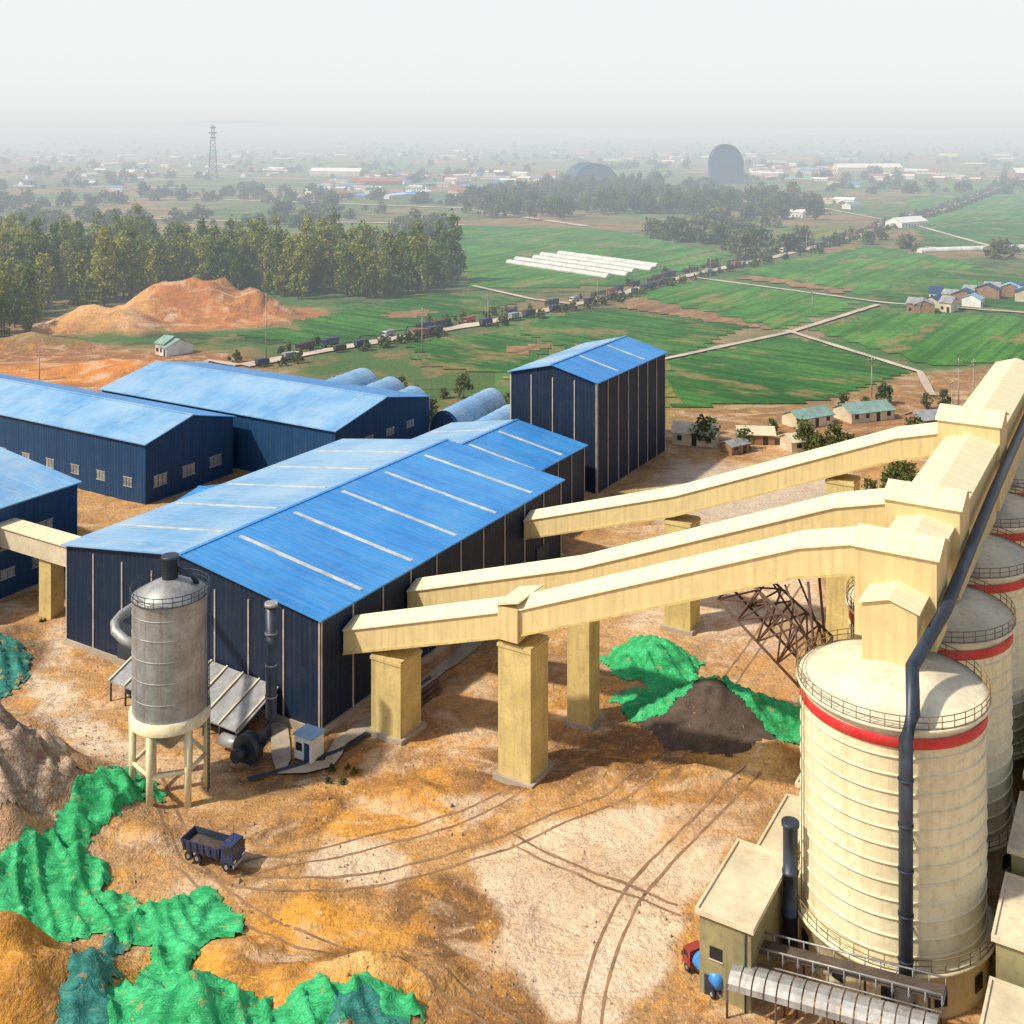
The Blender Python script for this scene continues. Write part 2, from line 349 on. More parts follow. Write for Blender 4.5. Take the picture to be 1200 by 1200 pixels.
drape('green_pile_net',[(14.5,152),(17,147.8),(21,148),(25,149.8),(29,149.5),(32,146.5),(34.5,142.8),(39,144),(39.5,150),(31,156.5),(22,158),(15,157)],'net',.25,.3,.6,.7)
drape('green_pile_net',[(13,167),(16,159.5),(22,156.8),(27.5,159.5),(28,166.5),(24,171.5),(18,171)],'net',.2,.3,.6,.8)
def strip(name,pts,w,k,lift=.05,seg=4.):
    mb=MB(); P2=[]
    for (x0,y0),(x1,y1) in zip(pts[:-1],pts[1:]):
        n=max(1,int(math.hypot(x1-x0,y1-y0)/seg))
        for i in range(n): P2.append((x0+(x1-x0)*i/n,y0+(y1-y0)*i/n))
    P2.append(pts[-1]); row=[]
    for i,(x,y) in enumerate(P2):
        a=P2[max(0,i-1)]; c=P2[min(len(P2)-1,i+1)]; dx,dy=c[0]-a[0],c[1]-a[1]; l=math.hypot(dx,dy); nx_,ny_=-dy/l,dx/l
        ww=w*(1+.35*nz(x,y,.2,4)+.3*nz(x,y,.8,6))
        A=(x+nx_*ww/2,y+ny_*ww/2); B=(x-nx_*ww/2,y-ny_*ww/2)
        row.append(((A[0],A[1],H(*A)+lift),(B[0],B[1],H(*B)+lift)))
    for r0,r1 in zip(row[:-1],row[1:]): mb.face([r0[0],r0[1],r1[1],r1[0]],k,True)
    return mb.obj(name)
def smooth(pts,n=10):
    out=[]; p=[pts[0]]+list(pts)+[pts[-1]]
    for i in range(1,len(p)-2):
        for j in range(n):
            t=j/n; out.append(tuple(.5*((2*p[i][k])+(-p[i-1][k]+p[i+1][k])*t+(2*p[i-1][k]-5*p[i][k]+4*p[i+1][k]-p[i+2][k])*t*t+(-p[i-1][k]+3*p[i][k]-3*p[i+1][k]+p[i+2][k])*t**3) for k in (0,1)))
    return out+[pts[-1]]
for path in ([(-45,138),(-38,126),(-33,120),(-24,117),(-12,119),(2,126),(20,140),(34,165),(50,195)],[(-36,121),(-26,112),(-14,106),(-2,100),(6,92)],[(-30,119),(-16,124),(-4,130),(6,142),(10,156)],[(6,92),(8,104),(13,116),(22,128),(30,138)]):
    sm=smooth(path)
    for off in (-1.,1.):
        q=[]
        for i,(x,y) in enumerate(sm):
            a=sm[max(0,i-1)]; c=sm[min(len(sm)-1,i+1)]; dx,dy=c[0]-a[0],c[1]-a[1]; l=math.hypot(dx,dy); q.append((x-dy/l*off,y+dx/l*off))
        strip('wheel_rut',q,.32,'rut',.035,.6)
# ------------------------------------------------------------------ gabled hall builder (local coords x=b,y=a)
def hall(name,x0,x1,y0,y1,eave,ridge,axis,wall,roof,par=None,oh=.6,frac=.5,strips=0,skylights=0,wins=None,z0=-.6,trim='trim',roof2=None):
    e=par or plant(name); w=MB(); roof2=roof2 or roof
    if axis=='y':
        xm=x0+(x1-x0)*frac
        w.face([(x0,y0,z0),(x1,y0,z0),(x1,y0,eave),(xm,y0,ridge),(x0,y0,eave)],wall)
        w.face([(x1,y1,z0),(x0,y1,z0),(x0,y1,eave),(xm,y1,ridge),(x1,y1,eave)],wall)
        w.face([(x0,y1,z0),(x0,y0,z0),(x0,y0,eave),(x0,y1,eave)],wall)
        w.face([(x1,y0,z0),(x1,y1,z0),(x1,y1,eave),(x1,y0,eave)],wall)
    else:
        ym=y0+(y1-y0)*frac
        w.face([(x1,y0,z0),(x1,y1,z0),(x1,y1,eave),(x1,ym,ridge),(x1,y0,eave)],wall)
        w.face([(x0,y1,z0),(x0,y0,z0),(x0,y0,eave),(x0,ym,ridge),(x0,y1,eave)],wall)
        w.face([(x0,y0,z0),(x1,y0,z0),(x1,y0,eave),(x0,y0,eave)],wall)
        w.face([(x1,y1,z0),(x0,y1,z0),(x0,y1,eave),(x1,y1,eave)],wall)
    w.obj('walls',e)
    r=MB(); t=.22
    def slab(xa,ya,za,xb,yb,zb,k,c0,c1,up=0,tt=t):
        if axis=='y': q=[(xa,c0,za),(xb,c0,zb),(xb,c1,zb),(xa,c1,za)]
        else: q=[(c0,ya,za),(c1,ya,za),(c1,yb,zb),(c0,yb,zb)]
        q=[(p[0],p[1],p[2]+up) for p in q]; top=[(p[0],p[1],p[2]+tt) for p in q]
        r.hexa(q+top,k)
    if axis=='y':
        s1=(ridge-eave)/(xm-x0); s2=(ridge-eave)/(x1-xm)
        slab(x0-oh,0,eave-s1*oh,xm,0,ridge,roof2,y0-oh,y1+oh,.02); slab(x1+oh,0,eave-s2*oh,xm,0,ridge,roof,y0-oh,y1+oh,.02)
        r.box(xm-.35,xm+.35,y0-oh-.05,y1+oh+.05,ridge+.2,ridge+.34,roof)
        for i in range(skylights):
            y=y0+(y1-y0)*(i+.8)/(skylights+.6)
            for xe,s in ((x0,s1),(x1,s2)):
                xa=xe+(xm-xe)*.03; za=eave+abs(xa-xe)*s; xb=xe+(xm-xe)*.93; zb=eave+abs(xb-xe)*s
                slab(xa,0,za,xb,0,zb,'sky_l',y-.38,y+.38,.03+t,.05)
    else:
        s1=(ridge-eave)/(ym-y0); s2=(ridge-eave)/(y1-ym)
        slab(0,y0-oh,eave-s1*oh,0,ym,ridge,roof,x0-oh,x1+oh,.02); slab(0,y1+oh,eave-s2*oh,0,ym,ridge,roof2,x0-oh,x1+oh,.02)
        r.box(x0-oh-.05,x1+oh+.05,ym-.35,ym+.35,ridge+.2,ridge+.34,roof)
        for i in range(skylights):
            x=x0+(x1-x0)*(i+.8)/(skylights+.6)
            for ye,s in ((y0,s1),(y1,s2)):
                ya=ye+(ym-ye)*.03; za=eave+abs(ya-ye)*s; yb=ye+(ym-ye)*.93; zb=eave+abs(yb-ye)*s
                slab(0,ya,za,0,yb,zb,'sky_l',x-.38,x+.38,.03+t,.05)
    r.obj('roof',e)
    if strips:
        s=MB()
        n=max(1,round((y1-y0)/strips))
        for i in range(n+1):
            y=min(max(y0+(y1-y0)*i/n,y0+.15),y1-.15)
            s.box(x1+.02,x1+.14,y-.11,y+.11,z0,eave-.1,trim); s.box(x0-.14,x0-.02,y-.11,y+.11,z0,eave-.1,trim)
        n=max(1,round((x1-x0)/strips))
        for i in range(n+1):
            x=min(max(x0+(x1-x0)*i/n,x0+.15),x1-.15)
            s.box(x-.11,x+.11,y0-.14,y0-.02,z0,eave-.1,trim); s.box(x-.11,x+.11,y1+.02,y1+.14,z0,eave-.1,trim)
        s.obj('downpipes',e)
    if wins:
        s=MB()
        for face,z,h,wd,gap in wins:
            c0,c1=(x0,x1) if face in('y0','y1') else (y0,y1)
            c=c0+gap*.5
            while c+wd<c1:
                if face=='y0':
                    s.box(c,c+wd,y0-.06,y0-.01,z,z+h,'glass'); s.box(c-.15,c+wd+.15,y0-.12,y0-.02,z+h,z+h+.15,'trim'); s.box(c-.15,c+wd+.15,y0-.12,y0-.02,z-.15,z,'trim')
                    for q in range(1,3): s.box(c+wd*q/3-.05,c+wd*q/3+.05,y0-.1,y0-.062,z,z+h,'dsteel')
                if face=='x1':
                    s.box(x1+.01,x1+.06,c,c+wd,z,z+h,'glass'); s.box(x1+.02,x1+.12,c-.15,c+wd+.15,z+h,z+h+.15,'trim'); s.box(x1+.02,x1+.12,c-.15,c+wd+.15,z-.15,z,'trim')
                    for q in range(1,3): s.box(x1+.062,x1+.1,c+wd*q/3-.05,c+wd*q/3+.05,z,z+h,'dsteel')
                c+=wd+gap
        s.obj('windows',e)
    return e
mh=hall('main_processing_hall',-147,-96,112.3,179,15.5,19.,'y','navy','roofY',strips=6.5,skylights=5,roof2='dustY')  # dustY: paler blue roof, sky glare painted into its colour
mb=MB(); mb.box(-147.3,-95.7,112.0,112.29,-.6,1.1,'conc'); mb.box(-95.99,-95.6,112.3,179,-.6,1.1,'conc'); mb.obj('plinth',mh)
mb=MB()
for y in (132,150,172): mb.box(-95.98,-95.8,y-2.2,y+2.2,1.1,6,'dsteel')
mb.box(-135,-129,112.05,112.28,1.1,6.5,'dsteel'); mb.obj('doors',mh)
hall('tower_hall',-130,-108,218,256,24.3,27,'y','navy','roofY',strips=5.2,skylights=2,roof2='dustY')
hall('blue_hall',-300,-187,162.5,188,13,16.2,'x','bluewall','dustX',roof2='roofX',wins=[('y0',3.2,1.8,2.6,6),('x1',3.2,2.2,3.5,4.5)])  # dustX: paler blue roof, sky glare painted into its colour
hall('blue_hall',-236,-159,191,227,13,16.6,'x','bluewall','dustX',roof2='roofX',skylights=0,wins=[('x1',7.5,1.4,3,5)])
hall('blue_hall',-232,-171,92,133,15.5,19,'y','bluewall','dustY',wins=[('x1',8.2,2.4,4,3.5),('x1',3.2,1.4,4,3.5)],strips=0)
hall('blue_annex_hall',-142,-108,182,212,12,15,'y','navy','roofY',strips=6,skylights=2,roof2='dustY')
hall('blue_store',-168,-152,150,170,5.5,7.5,'x','bluewall','roofX')
hall('blue_store',-168,-157,138,156,6.,8,'y','bluewall','roofY')
def arch(name,x,y,w,l,h,roof,rot,wallh=3,wall='bluewall'):
    e=empty(name,(x,y,H(x,y)),rot); mb=MB(); n=14
    pr=[(-w/2,0),(-w/2,wallh)]+[(-w/2*math.cos(math.pi*i/n),wallh+(h-wallh)*math.sin(math.pi*i/n)) for i in range(1,n)]+[(w/2,wallh),(w/2,0)]
    mb.face([(p[0],-l/2,p[1]) for p in reversed(pr)],wall); mb.face([(p[0],l/2,p[1]) for p in pr],wall)
    for a,b_ in ((0,1),(len(pr)-2,len(pr)-1)): mb.face([(pr[a][0],-l/2,pr[a][1]),(pr[b_][0],-l/2,pr[b_][1]),(pr[b_][0],l/2,pr[b_][1]),(pr[a][0],l/2,pr[a][1])],wall)
    mb.obj('walls',e); mb=MB()
    q=pr[1:-1]; k=1.02
    for a,b_ in zip(q[:-1],q[1:]):
        mb.face([(a[0]*k,-l/2-.4,a[1]+.15),(a[0]*k,l/2+.4,a[1]+.15),(b_[0]*k,l/2+.4,b_[1]+.15),(b_[0]*k,-l/2-.4,b_[1]+.15)],roof,True)
    for i in range(int(l/4)+1):
        yy=-l/2+i*4
        mb.tube([(p[0]*1.03,yy,p[1]+.2) for p in q],.08,roof,5)
    mb.obj('roof',e); 
    if wallh>1.5:
        mb=MB(); mb.box(-w*.2,w*.2,-l/2-.08,-l/2-.01,0,wallh,'dsteel'); mb.obj('door',e)
    return e
for a,b_,w,l in ((262,-212,11,22),(258,-198,10,20),(254,-186,10,16),(258,-166,9,26),(246,-152,10,24)):
    X,Y=P(a-14,b_+8); arch('arched_shed',X,Y,w,l,9,'dustY',ANG+.1)  # dustY: blue roof with painted sky glare
# ------------------------------------------------------------------ galleries
def gz(b_):
    if b_<-68: return 9.3+(b_+95.6)*(18.2-9.3)/(95.6-68)
    if b_<-34: return 18.2+(b_+68)*(32.3-18.2)/34
    return 32.3+(b_+34)*.26
def gallery(a,w,piers,bs=-95.6):
    e=plant('inclined_conveyor_gallery'); body=MB(); roof=MB(); tr=MB(); h=3.3
    bb=sorted(set([bs,-68,-34,-27.9]+[bs+i*5 for i in range(1,14) if bs+i*5<-28]))
    y0,y1=a-w/2,a+w/2
    for p,q in zip(bb[:-1],bb[1:]):
        zp,zq=gz(p),gz(q)
        body.face([(p,y0,zp),(q,y0,zq),(q,y0,zq+h),(p,y0,zp+h)],'cream'); body.face([(q,y1,zq),(p,y1,zp),(p,y1,zp+h),(q,y1,zq+h)],'cream')
        body.face([(p,y1,zp),(q,y1,zq),(q,y0,zq),(p,y0,zp)],'cream')
        for s in (0,1):
            ya,yb=((y0-.25,a) if s==0 else (y1+.25,a))
            f=[(p,ya,zp+h-.1),(q,ya,zq+h-.1),(q,yb,zq+h+.95),(p,yb,zp+h+.95)]
            roof.hexa(f+[(x,y,z+.15) for x,y,z in f],'creamroof')
        for s in (0,1):
            yy=y0-.08 if s==0 else y1+.08
            f=[(p,yy-.06,zp-.02),(q,yy-.06,zq-.02),(q,yy+.06,zq-.02),(p,yy+.06,zp-.02)]
            tr.hexa(f+[(x,y,z+.3) for x,y,z in f],'pier')
    z=gz(bs); body.face([(bs,y1,z),(bs,y0,z),(bs,y0,z+h),(bs,a,z+h+.95),(bs,y1,z+h)],'cream')
    body.obj('walls',e); roof.obj('roof',e); tr.obj('frames',e)
    pm=MB()
    for b_,s in piers:
        z=gz(b_)+.1-s*.25; pm.box(b_-s/2,b_+s/2,a-s/2+.1,a+s/2-.1,-.5,z,'pier'); pm.box(b_-s/2-.5,b_+s/2+.5,a-s/2-.4,a+s/2+.4,-.5,.6,'conc')
        pm.box(b_-s/2-.12,b_+s/2+.12,a-s/2-.02,a+s/2+.02,z-.6,z-.2,'pier')
    pm.obj('piers',e)
    return e
g1=gallery(118.8,4.6,[(-88.5,4.8),(-69,4.6)])
mb=MB(); mb.box(-71,-68.2,116.0,121.6,17.4,21.5,'cream'); mb.hexa([(-71.3,115.8,21.5),(-67.9,115.8,22.4),(-67.9,121.8,22.4),(-71.3,121.8,21.5),(-71.3,115.8,21.7),(-67.9,115.8,22.6),(-67.9,121.8,22.6),(-71.3,121.8,21.7)],'creamroof'); mb.obj('transfer_collar',g1)
gallery(133.2,4.4,[(-68,3.3)]); gallery(167.,4.4,[(-67.5,4.4),(-42,4)])
# ------------------------------------------------------------------ silo top gallery & head houses
e=plant('silo_top_gallery'); mb=MB()
def house(x0,x1,y0,y1,z0,z1,zr,ax='y'):
    if ax=='y':
        xm=(x0+x1)/2
        for yy,o in ((y0,1),(y1,-1)):
            f=[(x0,yy,z0),(x1,yy,z0),(x1,yy,z1),(xm,yy,zr),(x0,yy,z1)]; mb.face(f if o==1 else f[::-1],'cream')
        mb.face([(x0,y1,z0),(x0,y0,z0),(x0,y0,z1),(x0,y1,z1)],'cream'); mb.face([(x1,y0,z0),(x1,y1,z0),(x1,y1,z1),(x1,y0,z1)],'cream')
        for xe in (x0-.3,x1+.3):
            f=[(xe,y0-.3,z1-.1),(xm,y0-.3,zr),(xm,y1+.3,zr),(xe,y1+.3,z1-.1)]; mb.hexa(f+[(x,y,z+.15) for x,y,z in f],'creamroofY')
    else:
        ym=(y0+y1)/2
        for xx,o in ((x1,1),(x0,-1)):
            f=[(xx,y0,z0),(xx,y1,z0),(xx,y1,z1),(xx,ym,zr),(xx,y0,z1)]; mb.face(f if o==1 else f[::-1],'cream')
        mb.face([(x0,y0,z0),(x1,y0,z0),(x1,y0,z1),(x0,y0,z1)],'cream'); mb.face([(x1,y1,z0),(x0,y1,z0),(x0,y1,z1),(x1,y1,z1)],'cream')
        for ye in (y0-.3,y1+.3):
            f=[(x0-.3,ye,z1-.1),(x1+.3,ye,z1-.1),(x1+.3,ym,zr),(x0-.3,ym,zr)]; mb.hexa(f+[(x,y,z+.15) for x,y,z in f],'creamroof')
house(-26.2,-21,111.5,116,27.,33.4,34.2)
house(-28,-20,116,122,28,37.2,38.3,'x'); house(-26.4,-20.8,122,130,27,36.,36.8)
house(-28,-20,130,136.6,28,38,39.1,'x'); house(-26.8,-20.4,136.6,163,27,37,37.9)
house(-28,-20,163,170.5,28,39.5,40.7,'x'); house(-26.8,-20.4,170.5,215,27,38,39)
mb.obj('casing',e)
def lattice(mb,pts0,pts1,k,r=.13,n=5):
    A=[Vector(p) for p in pts0]; B=[Vector(p) for p in pts1]
    mb.tube(A,r*1.4,k,5); mb.tube(B,r*1.4,k,5)
    for i in range(n+1):
        t=i/n; a=A[0].lerp(A[-1],t); b_=B[0].lerp(B[-1],t); mb.tube([a,b_],r,k,5)
        if i<n:
            t2=(i+1)/n; mb.tube([a,B[0].lerp(B[-1],t2)],r,k,5); mb.tube([b_,A[0].lerp(A[-1],t2)],r,k,5)
lt=MB()
for yy in (116.8,120.8):
    lattice(lt,[(-43,yy,28.0),(-31.9,yy,19.0)],[(-38.5,yy,30),(-31.5,yy,25)],'rust',.11,5)
    lt.tube([(-33,yy,32),(-31.8,yy,19)],.16,'rust',5); lt.tube([(-38.5,yy,30),(-32,yy,21)],.12,'rust',5); lt.tube([(-35.5,yy,31.2),(-31.8,yy,23)],.12,'rust',5)
for i in range(6):
    t=i/5; lt.tube([(-43+11.1*t,116.8,28-9*t),(-43+11.1*t,120.8,28-9*t)],.1,'rust',5)
lt.obj('support_bracket',e)
# ------------------------------------------------------------------ silos
def rail(mb,cx,cy,r,z,k='rail',n=40,h=1.2):
    for hh in (h,h*.55,.08): mb.tube([(cx+r*math.cos(2*math.pi*i/n),cy+r*math.sin(2*math.pi*i/n),z+hh) for i in range(n)],.055,k,4,True)
    for i in range(n):
        x,y=cx+r*math.cos(2*math.pi*i/n),cy+r*math.sin(2*math.pi*i/n); mb.tube([(x,y,z),(x,y,z+h)],.045,k,4)
R0=8.5
for i in range(6):
    cy=112+19.5*i; cx=-23.5; e=plant('storage_silo'); mb=MB()
    mb.lathe(cx,cy,[(R0,4.5),(R0,26)],'silo',72,False)
    for j in range(12):
        z=5.3+j*1.62; mb.lathe(cx,cy,[(R0+.002,z-.02),(R0+.14,z+.02),(R0+.14,z+.16),(R0+.002,z+.2)],'silo',72,False)
    mb.obj('shell',e)
    mb=MB(); mb.lathe(cx,cy,[(R0+.16,24.1),(R0+.18,24.12),(R0+.18,25.1),(R0+.16,25.12)],'red',72,False); mb.obj('red_band',e)
    mb=MB(); mb.lathe(cx,cy,[(R0+.5,25.7),(R0+.5,26.0),(R0-.2,26.03),(R0*.75,26.8),(R0*.4,27.6),(.3,28.1)],'dome',72); mb.obj('domed_top',e)
    mb=MB(); rail(mb,cx,cy,R0+.4,26.,'rail',44); rail(mb,cx,cy,R0+.95,4.6,'rail',44)
    for s in (-.3,.3):
        t=math.radians(215); x,y=cx+(R0+.35)*math.cos(t)+s*.6,cy+(R0+.35)*math.sin(t)-s*.8; mb.tube([(x,y,4.6),(x,y,27)],.05,'rail',4)
    mb.obj('railings',e)
    mb=MB(); mb.lathe(cx,cy,[(R0+.35,-1),(R0+.35,3.9),(R0+1.05,4.2),(R0+1.1,4.55),(R0,4.58)],'silo',72,False); mb.obj('base_drum',e)
    mb=MB()
    for k in range(12):
        t=math.radians(k*30+10); c,s=math.cos(t),math.sin(t); r=R0+.36; p=[]
        for zz in (1.2,2.6):
            for rr,ww in ((r,-.6),(r,.6),(r+.12,.6),(r+.12,-.6)): p.append((cx+rr*c-ww*s,cy+rr*s+ww*c,zz))
        mb.hexa(p,'dglass')
    mb.obj('openings',e)
e=plant('dust_duct'); mb=MB()
def loc(X,Y): return (CA*X+SA*Y, -SA*X+CA*Y)
bx,by=loc(35.0,98.6)
mb.tube([(bx,by,2.5),(bx,by,25.6),(bx+.4,by+1.2,27.5),(-20.6,107.,30.2),(-19.2,116,32.4),(-19.2,150,34.2),(-19.2,214,36)],.62,'dsteel',14)
mb.lathe(bx,by,[(1.0,.3),(1.0,3.),(.62,4.)],'steel',14)
for z in (6,10,14,18,22): mb.lathe(bx,by,[(.7,z),(.7,z+.2)],'dsteel',14)
mb.obj('duct',e)
mb=MB()
for z in (8,16,24): mb.tube([(bx,by,z),(bx+.3,by+1.6,z)],.12,'rust',5)
mb.tube([(bx+.8,by-.6,-.4),(bx+.8,by-.6,3)],.15,'rust',5); mb.obj('brackets',e)
e=plant('exhaust_stack'); mb=MB(); sx_,sy_=loc(26.9,107.2)
mb.lathe(sx_,sy_,[(.7,-.5),(.7,4),(.8,4.02),(.8,4.3),(.7,4.32),(.7,8),(.8,8.02),(.8,8.3),(.7,8.32),(.7,12.6),(.85,12.62),(.85,13)],'dsteel',20); mb.obj('pipe',e)
def block(name,x0,x1,y0,y1,h,wall='olive',roof='beige'):
    e=plant(name); mb=MB(); mb.box(x0,x1,y0,y1,-.8,h,wall); mb.obj('walls',e)
    mb=MB(); mb.box(x0-.35,x1+.35,y0-.35,y1+.35,h+.003,h+.3,roof)
    for q in ((x0-.35,x1+.35,y0-.35,y0-.1),(x0-.35,x1+.35,y1+.1,y1+.35),(x0-.35,x0-.1,y0-.097,y1+.097),(x1+.1,x1+.35,y0-.097,y1+.097)): mb.box(*q,h+.302,h+.5,roof)
    mb.obj('roof',e); mb=MB(); n=int((x1-x0)/3)
    for i in range(n): mb.box(x0+1+i*3,x0+2.2+i*3,y0-.06,y0-.01,h*.5,h*.5+1.1,'dglass'); mb.box(x0+.9+i*3,x0+2.3+i*3,y0-.12,y0-.062,h*.5-.12,h*.5-.02,'beige')
    n=int((y1-y0)/4)
    for i in range(n): mb.box(x0-.06,x0-.01,y0+1+i*4,y0+2.2+i*4,h*.5,h*.5+1.1,'dglass')
    mb.box(x0+.5,x0+1.6,y0-.09,y0-.065,0,2.1,'dsteel'); mb.tube([(x1-.5,y0-.12,0),(x1-.5,y0-.12,h)],.07,'dsteel',6); mb.obj('windows_and_door',e); return e
block('service_building',-37.5,-32.6,97,108,7.5)
block('pump_building',-37,-34.,113,123,4.5,'beige','beige')
block('service_building',-37,-34,127,146,4,'beige','beige')
block('loading_building',-13.2,2,90,103.5,6,'olive'); block('loading_building',-13.2,4,105,114,9,'olive'); block('loading_building',-13.2,6,116,126,10.5,'olive')
block('loading_building',-13.2,8,129,141,11,'olive'); block('loading_building',-13.2,10,144,160,11,'olive')
e=plant('feed_conveyor'); mb=MB(); 
pA=Vector((*loc(21.5,103.5),3.2)); pB=Vector((*loc(37,95),5.0)); d=(pB-pA).normalized(); sdv=d.cross(Vector((0,0,1))).normalized()
for s in (-1,1):
    for z in (0,1.5): mb.tube([pA+sdv*s*1.1+Vector((0,0,z)),pB+sdv*s*1.1+Vector((0,0,z))],.09,'steel',5)
nn=13
for i in range(nn+1):
    c=pA.lerp(pB,i/nn)
    for s in (-1,1): mb.tube([c+sdv*s*1.1,c+sdv*s*1.1+Vector((0,0,1.5))],.06,'steel',4)
    mb.tube([c-sdv*1.1+Vector((0,0,.7)),c+sdv*1.1+Vector((0,0,.7))],.12,'steel',6)
    if i%4==0:
        for s in (-1,1): mb.tube([c+sdv*s*1.1,Vector((c.x+sdv.x*s*1.5,c.y+sdv.y*s*1.5,-.5))],.12,'rust',5)
mb.obj('truss',e); mb=MB()
f=[pA+sdv*.9,pB+sdv*.9,pB-sdv*.9,pA-sdv*.9]; mb.hexa([p+Vector((0,0,.85)) for p in f]+[p+Vector((0,0,.95)) for p in f],'trackside'); mb.obj('belt',e)
mb=MB()
for i in range(16):
    c0=pA.lerp(pB,(i+.06)/16)+sdv*3.2; c1=pA.lerp(pB,(i+.94)/16)+sdv*3.2; ring=[]
    for q in range(9):
        t=math.pi*q/8; o=sdv*math.cos(t)*1.5+Vector((0,0,1.3*math.sin(t)-.4)); ring.append((c0+o,c1+o))
    for q in range(8): mb.face([ring[q][0],ring[q][1],ring[q+1][1],ring[q+1][0]],'steel',True)
for i in range(0,17,4):
    c=pA.lerp(pB,i/16)+sdv*3.2
    for s in (-1.4,1.4): mb.tube([c+sdv*s,Vector((c.x+sdv.x*s,c.y+sdv.y*s,-.6))],.12,'rust',5)
mb.obj('arched_covers',e)
# ------------------------------------------------------------------ steel tank (left)
e=empty('elevated_steel_tank',(-41.3,134,H(-41.3,134)-.1)); mb=MB(); R=4.4
mb.lathe(0,0,[(R,10.2),(R,24)],'steel',56,False); mb.lathe(0,0,[(R+.1,23.9),(R+.1,24.02),(R*.5,25.3),(.7,26)],'steel',56)
for z in (12.5,15,17.5,20,22.3): mb.lathe(0,0,[(R+.002,z),(R+.04,z+.02),(R+.04,z+.12),(R+.002,z+.14)],'steel',56,False)
mb.lathe(0,0,[(R,10.2),(R*.5,7.2),(.5,5.5)],'steel',32,False); mb.obj('tank_body',e)
mb=MB(); mb.lathe(0,0,[(R+.35,9.1),(R+.35,10.4),(R-.3,10.41)],'silo',48,False); mb.lathe(0,0,[(R-.3,9.1),(R+.35,9.09)],'silo',48,False)
for k in range(6):
    t=math.radians(k*60+15); x,y=(R-.1)*math.cos(t),(R-.1)*math.sin(t); mb.lathe(x,y,[(.42,-.8),(.42,9.1)],'silo',12)
pts=[((R-.1)*math.cos(math.radians(k*60+15)),(R-.1)*math.sin(math.radians(k*60+15)),4.2) for k in range(6)]
for k in range(6): mb.tube([pts[k],pts[(k+1)%6]],.26,'silo',8)
mb.obj('support_frame',e)
mb=MB(); rail(mb,0,0,R+.2,24,'dsteel',26)
for s in (-.3,.3): mb.tube([(R+.25,s,0),(R+.25,s,25)],.06,'dsteel',4)
for j in range(40): mb.tube([(R+.25,-.3,j*.6+.4),(R+.25,.3,j*.6+.4)],.04,'dsteel',4)
mb.obj('railing_and_ladder',e)
mb=MB(); mb.lathe(0,0,[(.95,25.4),(.95,28.2),(1.05,28.22),(1.05,28.6)],'dsteel',18); mb.tube([(.7,0,27),(2.5,.5,26),(3,1,24.8)],.3,'dsteel',8); mb.obj('vent_pipe',e)
mb=MB(); mb.tube([(-3.8,1,17.),(-6,1.5,17.6),(-7.4,2.2,18.4),(-7.8,3.2,19),(-7.6,5,19.2),(-6,14,18.4),(-5,20,16)],.6,'steel',14); mb.obj('feed_pipe',e)
e=plant('extraction_duct'); mb=MB(); fx,fy=loc(-30.5,140.5)
mb.tube([(fx,fy,19.6),(fx,fy,5.5),(fx-.2,fy-.4,3.6),(fx-1.6,fy-1.2,1.6)],[.7,.7,.75,.9],'dsteel',16)
for z in (8,12,16): mb.lathe(fx,fy,[(.8,z),(.8,z+.2)],'steel',16)
mb.lathe(fx,fy,[(.85,19.5),(.85,19.9)],'steel',16); mb.obj('stack',e)
mb=MB(); c=Vector((fx-2.2,fy-1.8,1.7)); rr=1.9
ringA=[(c.x+rr*math.cos(t*math.pi/12),c.y-.7,c.z+rr*math.sin(t*math.pi/12)) for t in range(24)]; ringB=[(p[0],p[1]+1.4,p[2]) for p in ringA]
mb.rings([ringA,ringB],'dsteel',24)
mb.tube([(c.x,c.y-.7,c.z),(c.x,c.y-2.4,c.z)],.8,'dsteel',14); mb.tube([(c.x-5,c.y+.5,1.2),(c.x-1,c.y+.3,1.5)],.8,'steel',12); mb.obj('fan',e)
e=plant('control_cabin'); mb=MB(); kx,ky=loc(-25.8,141); mb.box(kx-1.4,kx+1.4,ky-1.2,ky+1.2,.2,3.1,'white'); mb.box(kx-1.55,kx+1.55,ky-1.35,ky+1.35,3.1,3.3,'dustX')  # dustX: blue roof with painted sky glare
mb.box(kx-1.1,kx-.1,ky-1.25,ky-1.21,1.3,2.3,'dglass'); mb.box(kx+.25,kx+1.1,ky-1.25,ky-1.21,.3,2.5,'bluewall'); mb.box(kx-1.45,kx-1.41,ky-.8,ky+.8,1.2,2.4,'dglass')
for sx in (-1.3,1.2):
    for sy in (-1.1,1.): mb.box(kx+sx,kx+sx+.15,ky+sy,ky+sy+.15,-.5,.2,'dsteel')
mb.obj('cabin',e)
e=plant('lean_to_shed'); mb=MB()
f=[(-128,104.5,2.6),(-103,104.5,2.2),(-103,112,4.8),(-128,112,5.6)]; mb.hexa(f+[(x,y,z+.2) for x,y,z in f],'greyroof')
for i in range(9):
    x=-127.5+i*3; mb.tube([(x,104.7,-.3),(x,104.7,2.6-.016*i*3)],.14,'dsteel',6)
    mb.hexa([(x-.12,104.4,2.86-.05*i),(x+.12,104.4,2.86-.05*i),(x+.12,112,5.86-.1*i),(x-.12,112,5.86-.1*i),(x-.12,104.4,3.02-.05*i),(x+.12,104.4,3.02-.05*i),(x+.12,112,6.02-.1*i),(x-.12,112,6.02-.1*i)],'beige')
mb.box(-127,-104,107,107.3,-.3,2.6,'navy'); mb.obj('frame',e)
e=plant('small_conveyor_gallery'); mb=MB(); mb.box(-171,-147.1,116.5,120,9.5,12.8,'beige'); mb.box(-171,-147.2,116.2,120.3,12.803,13.0,'creamroof'); mb.box(-160,-157,117,119.5,-.5,9.497,'pier'); mb.obj('gallery',e)
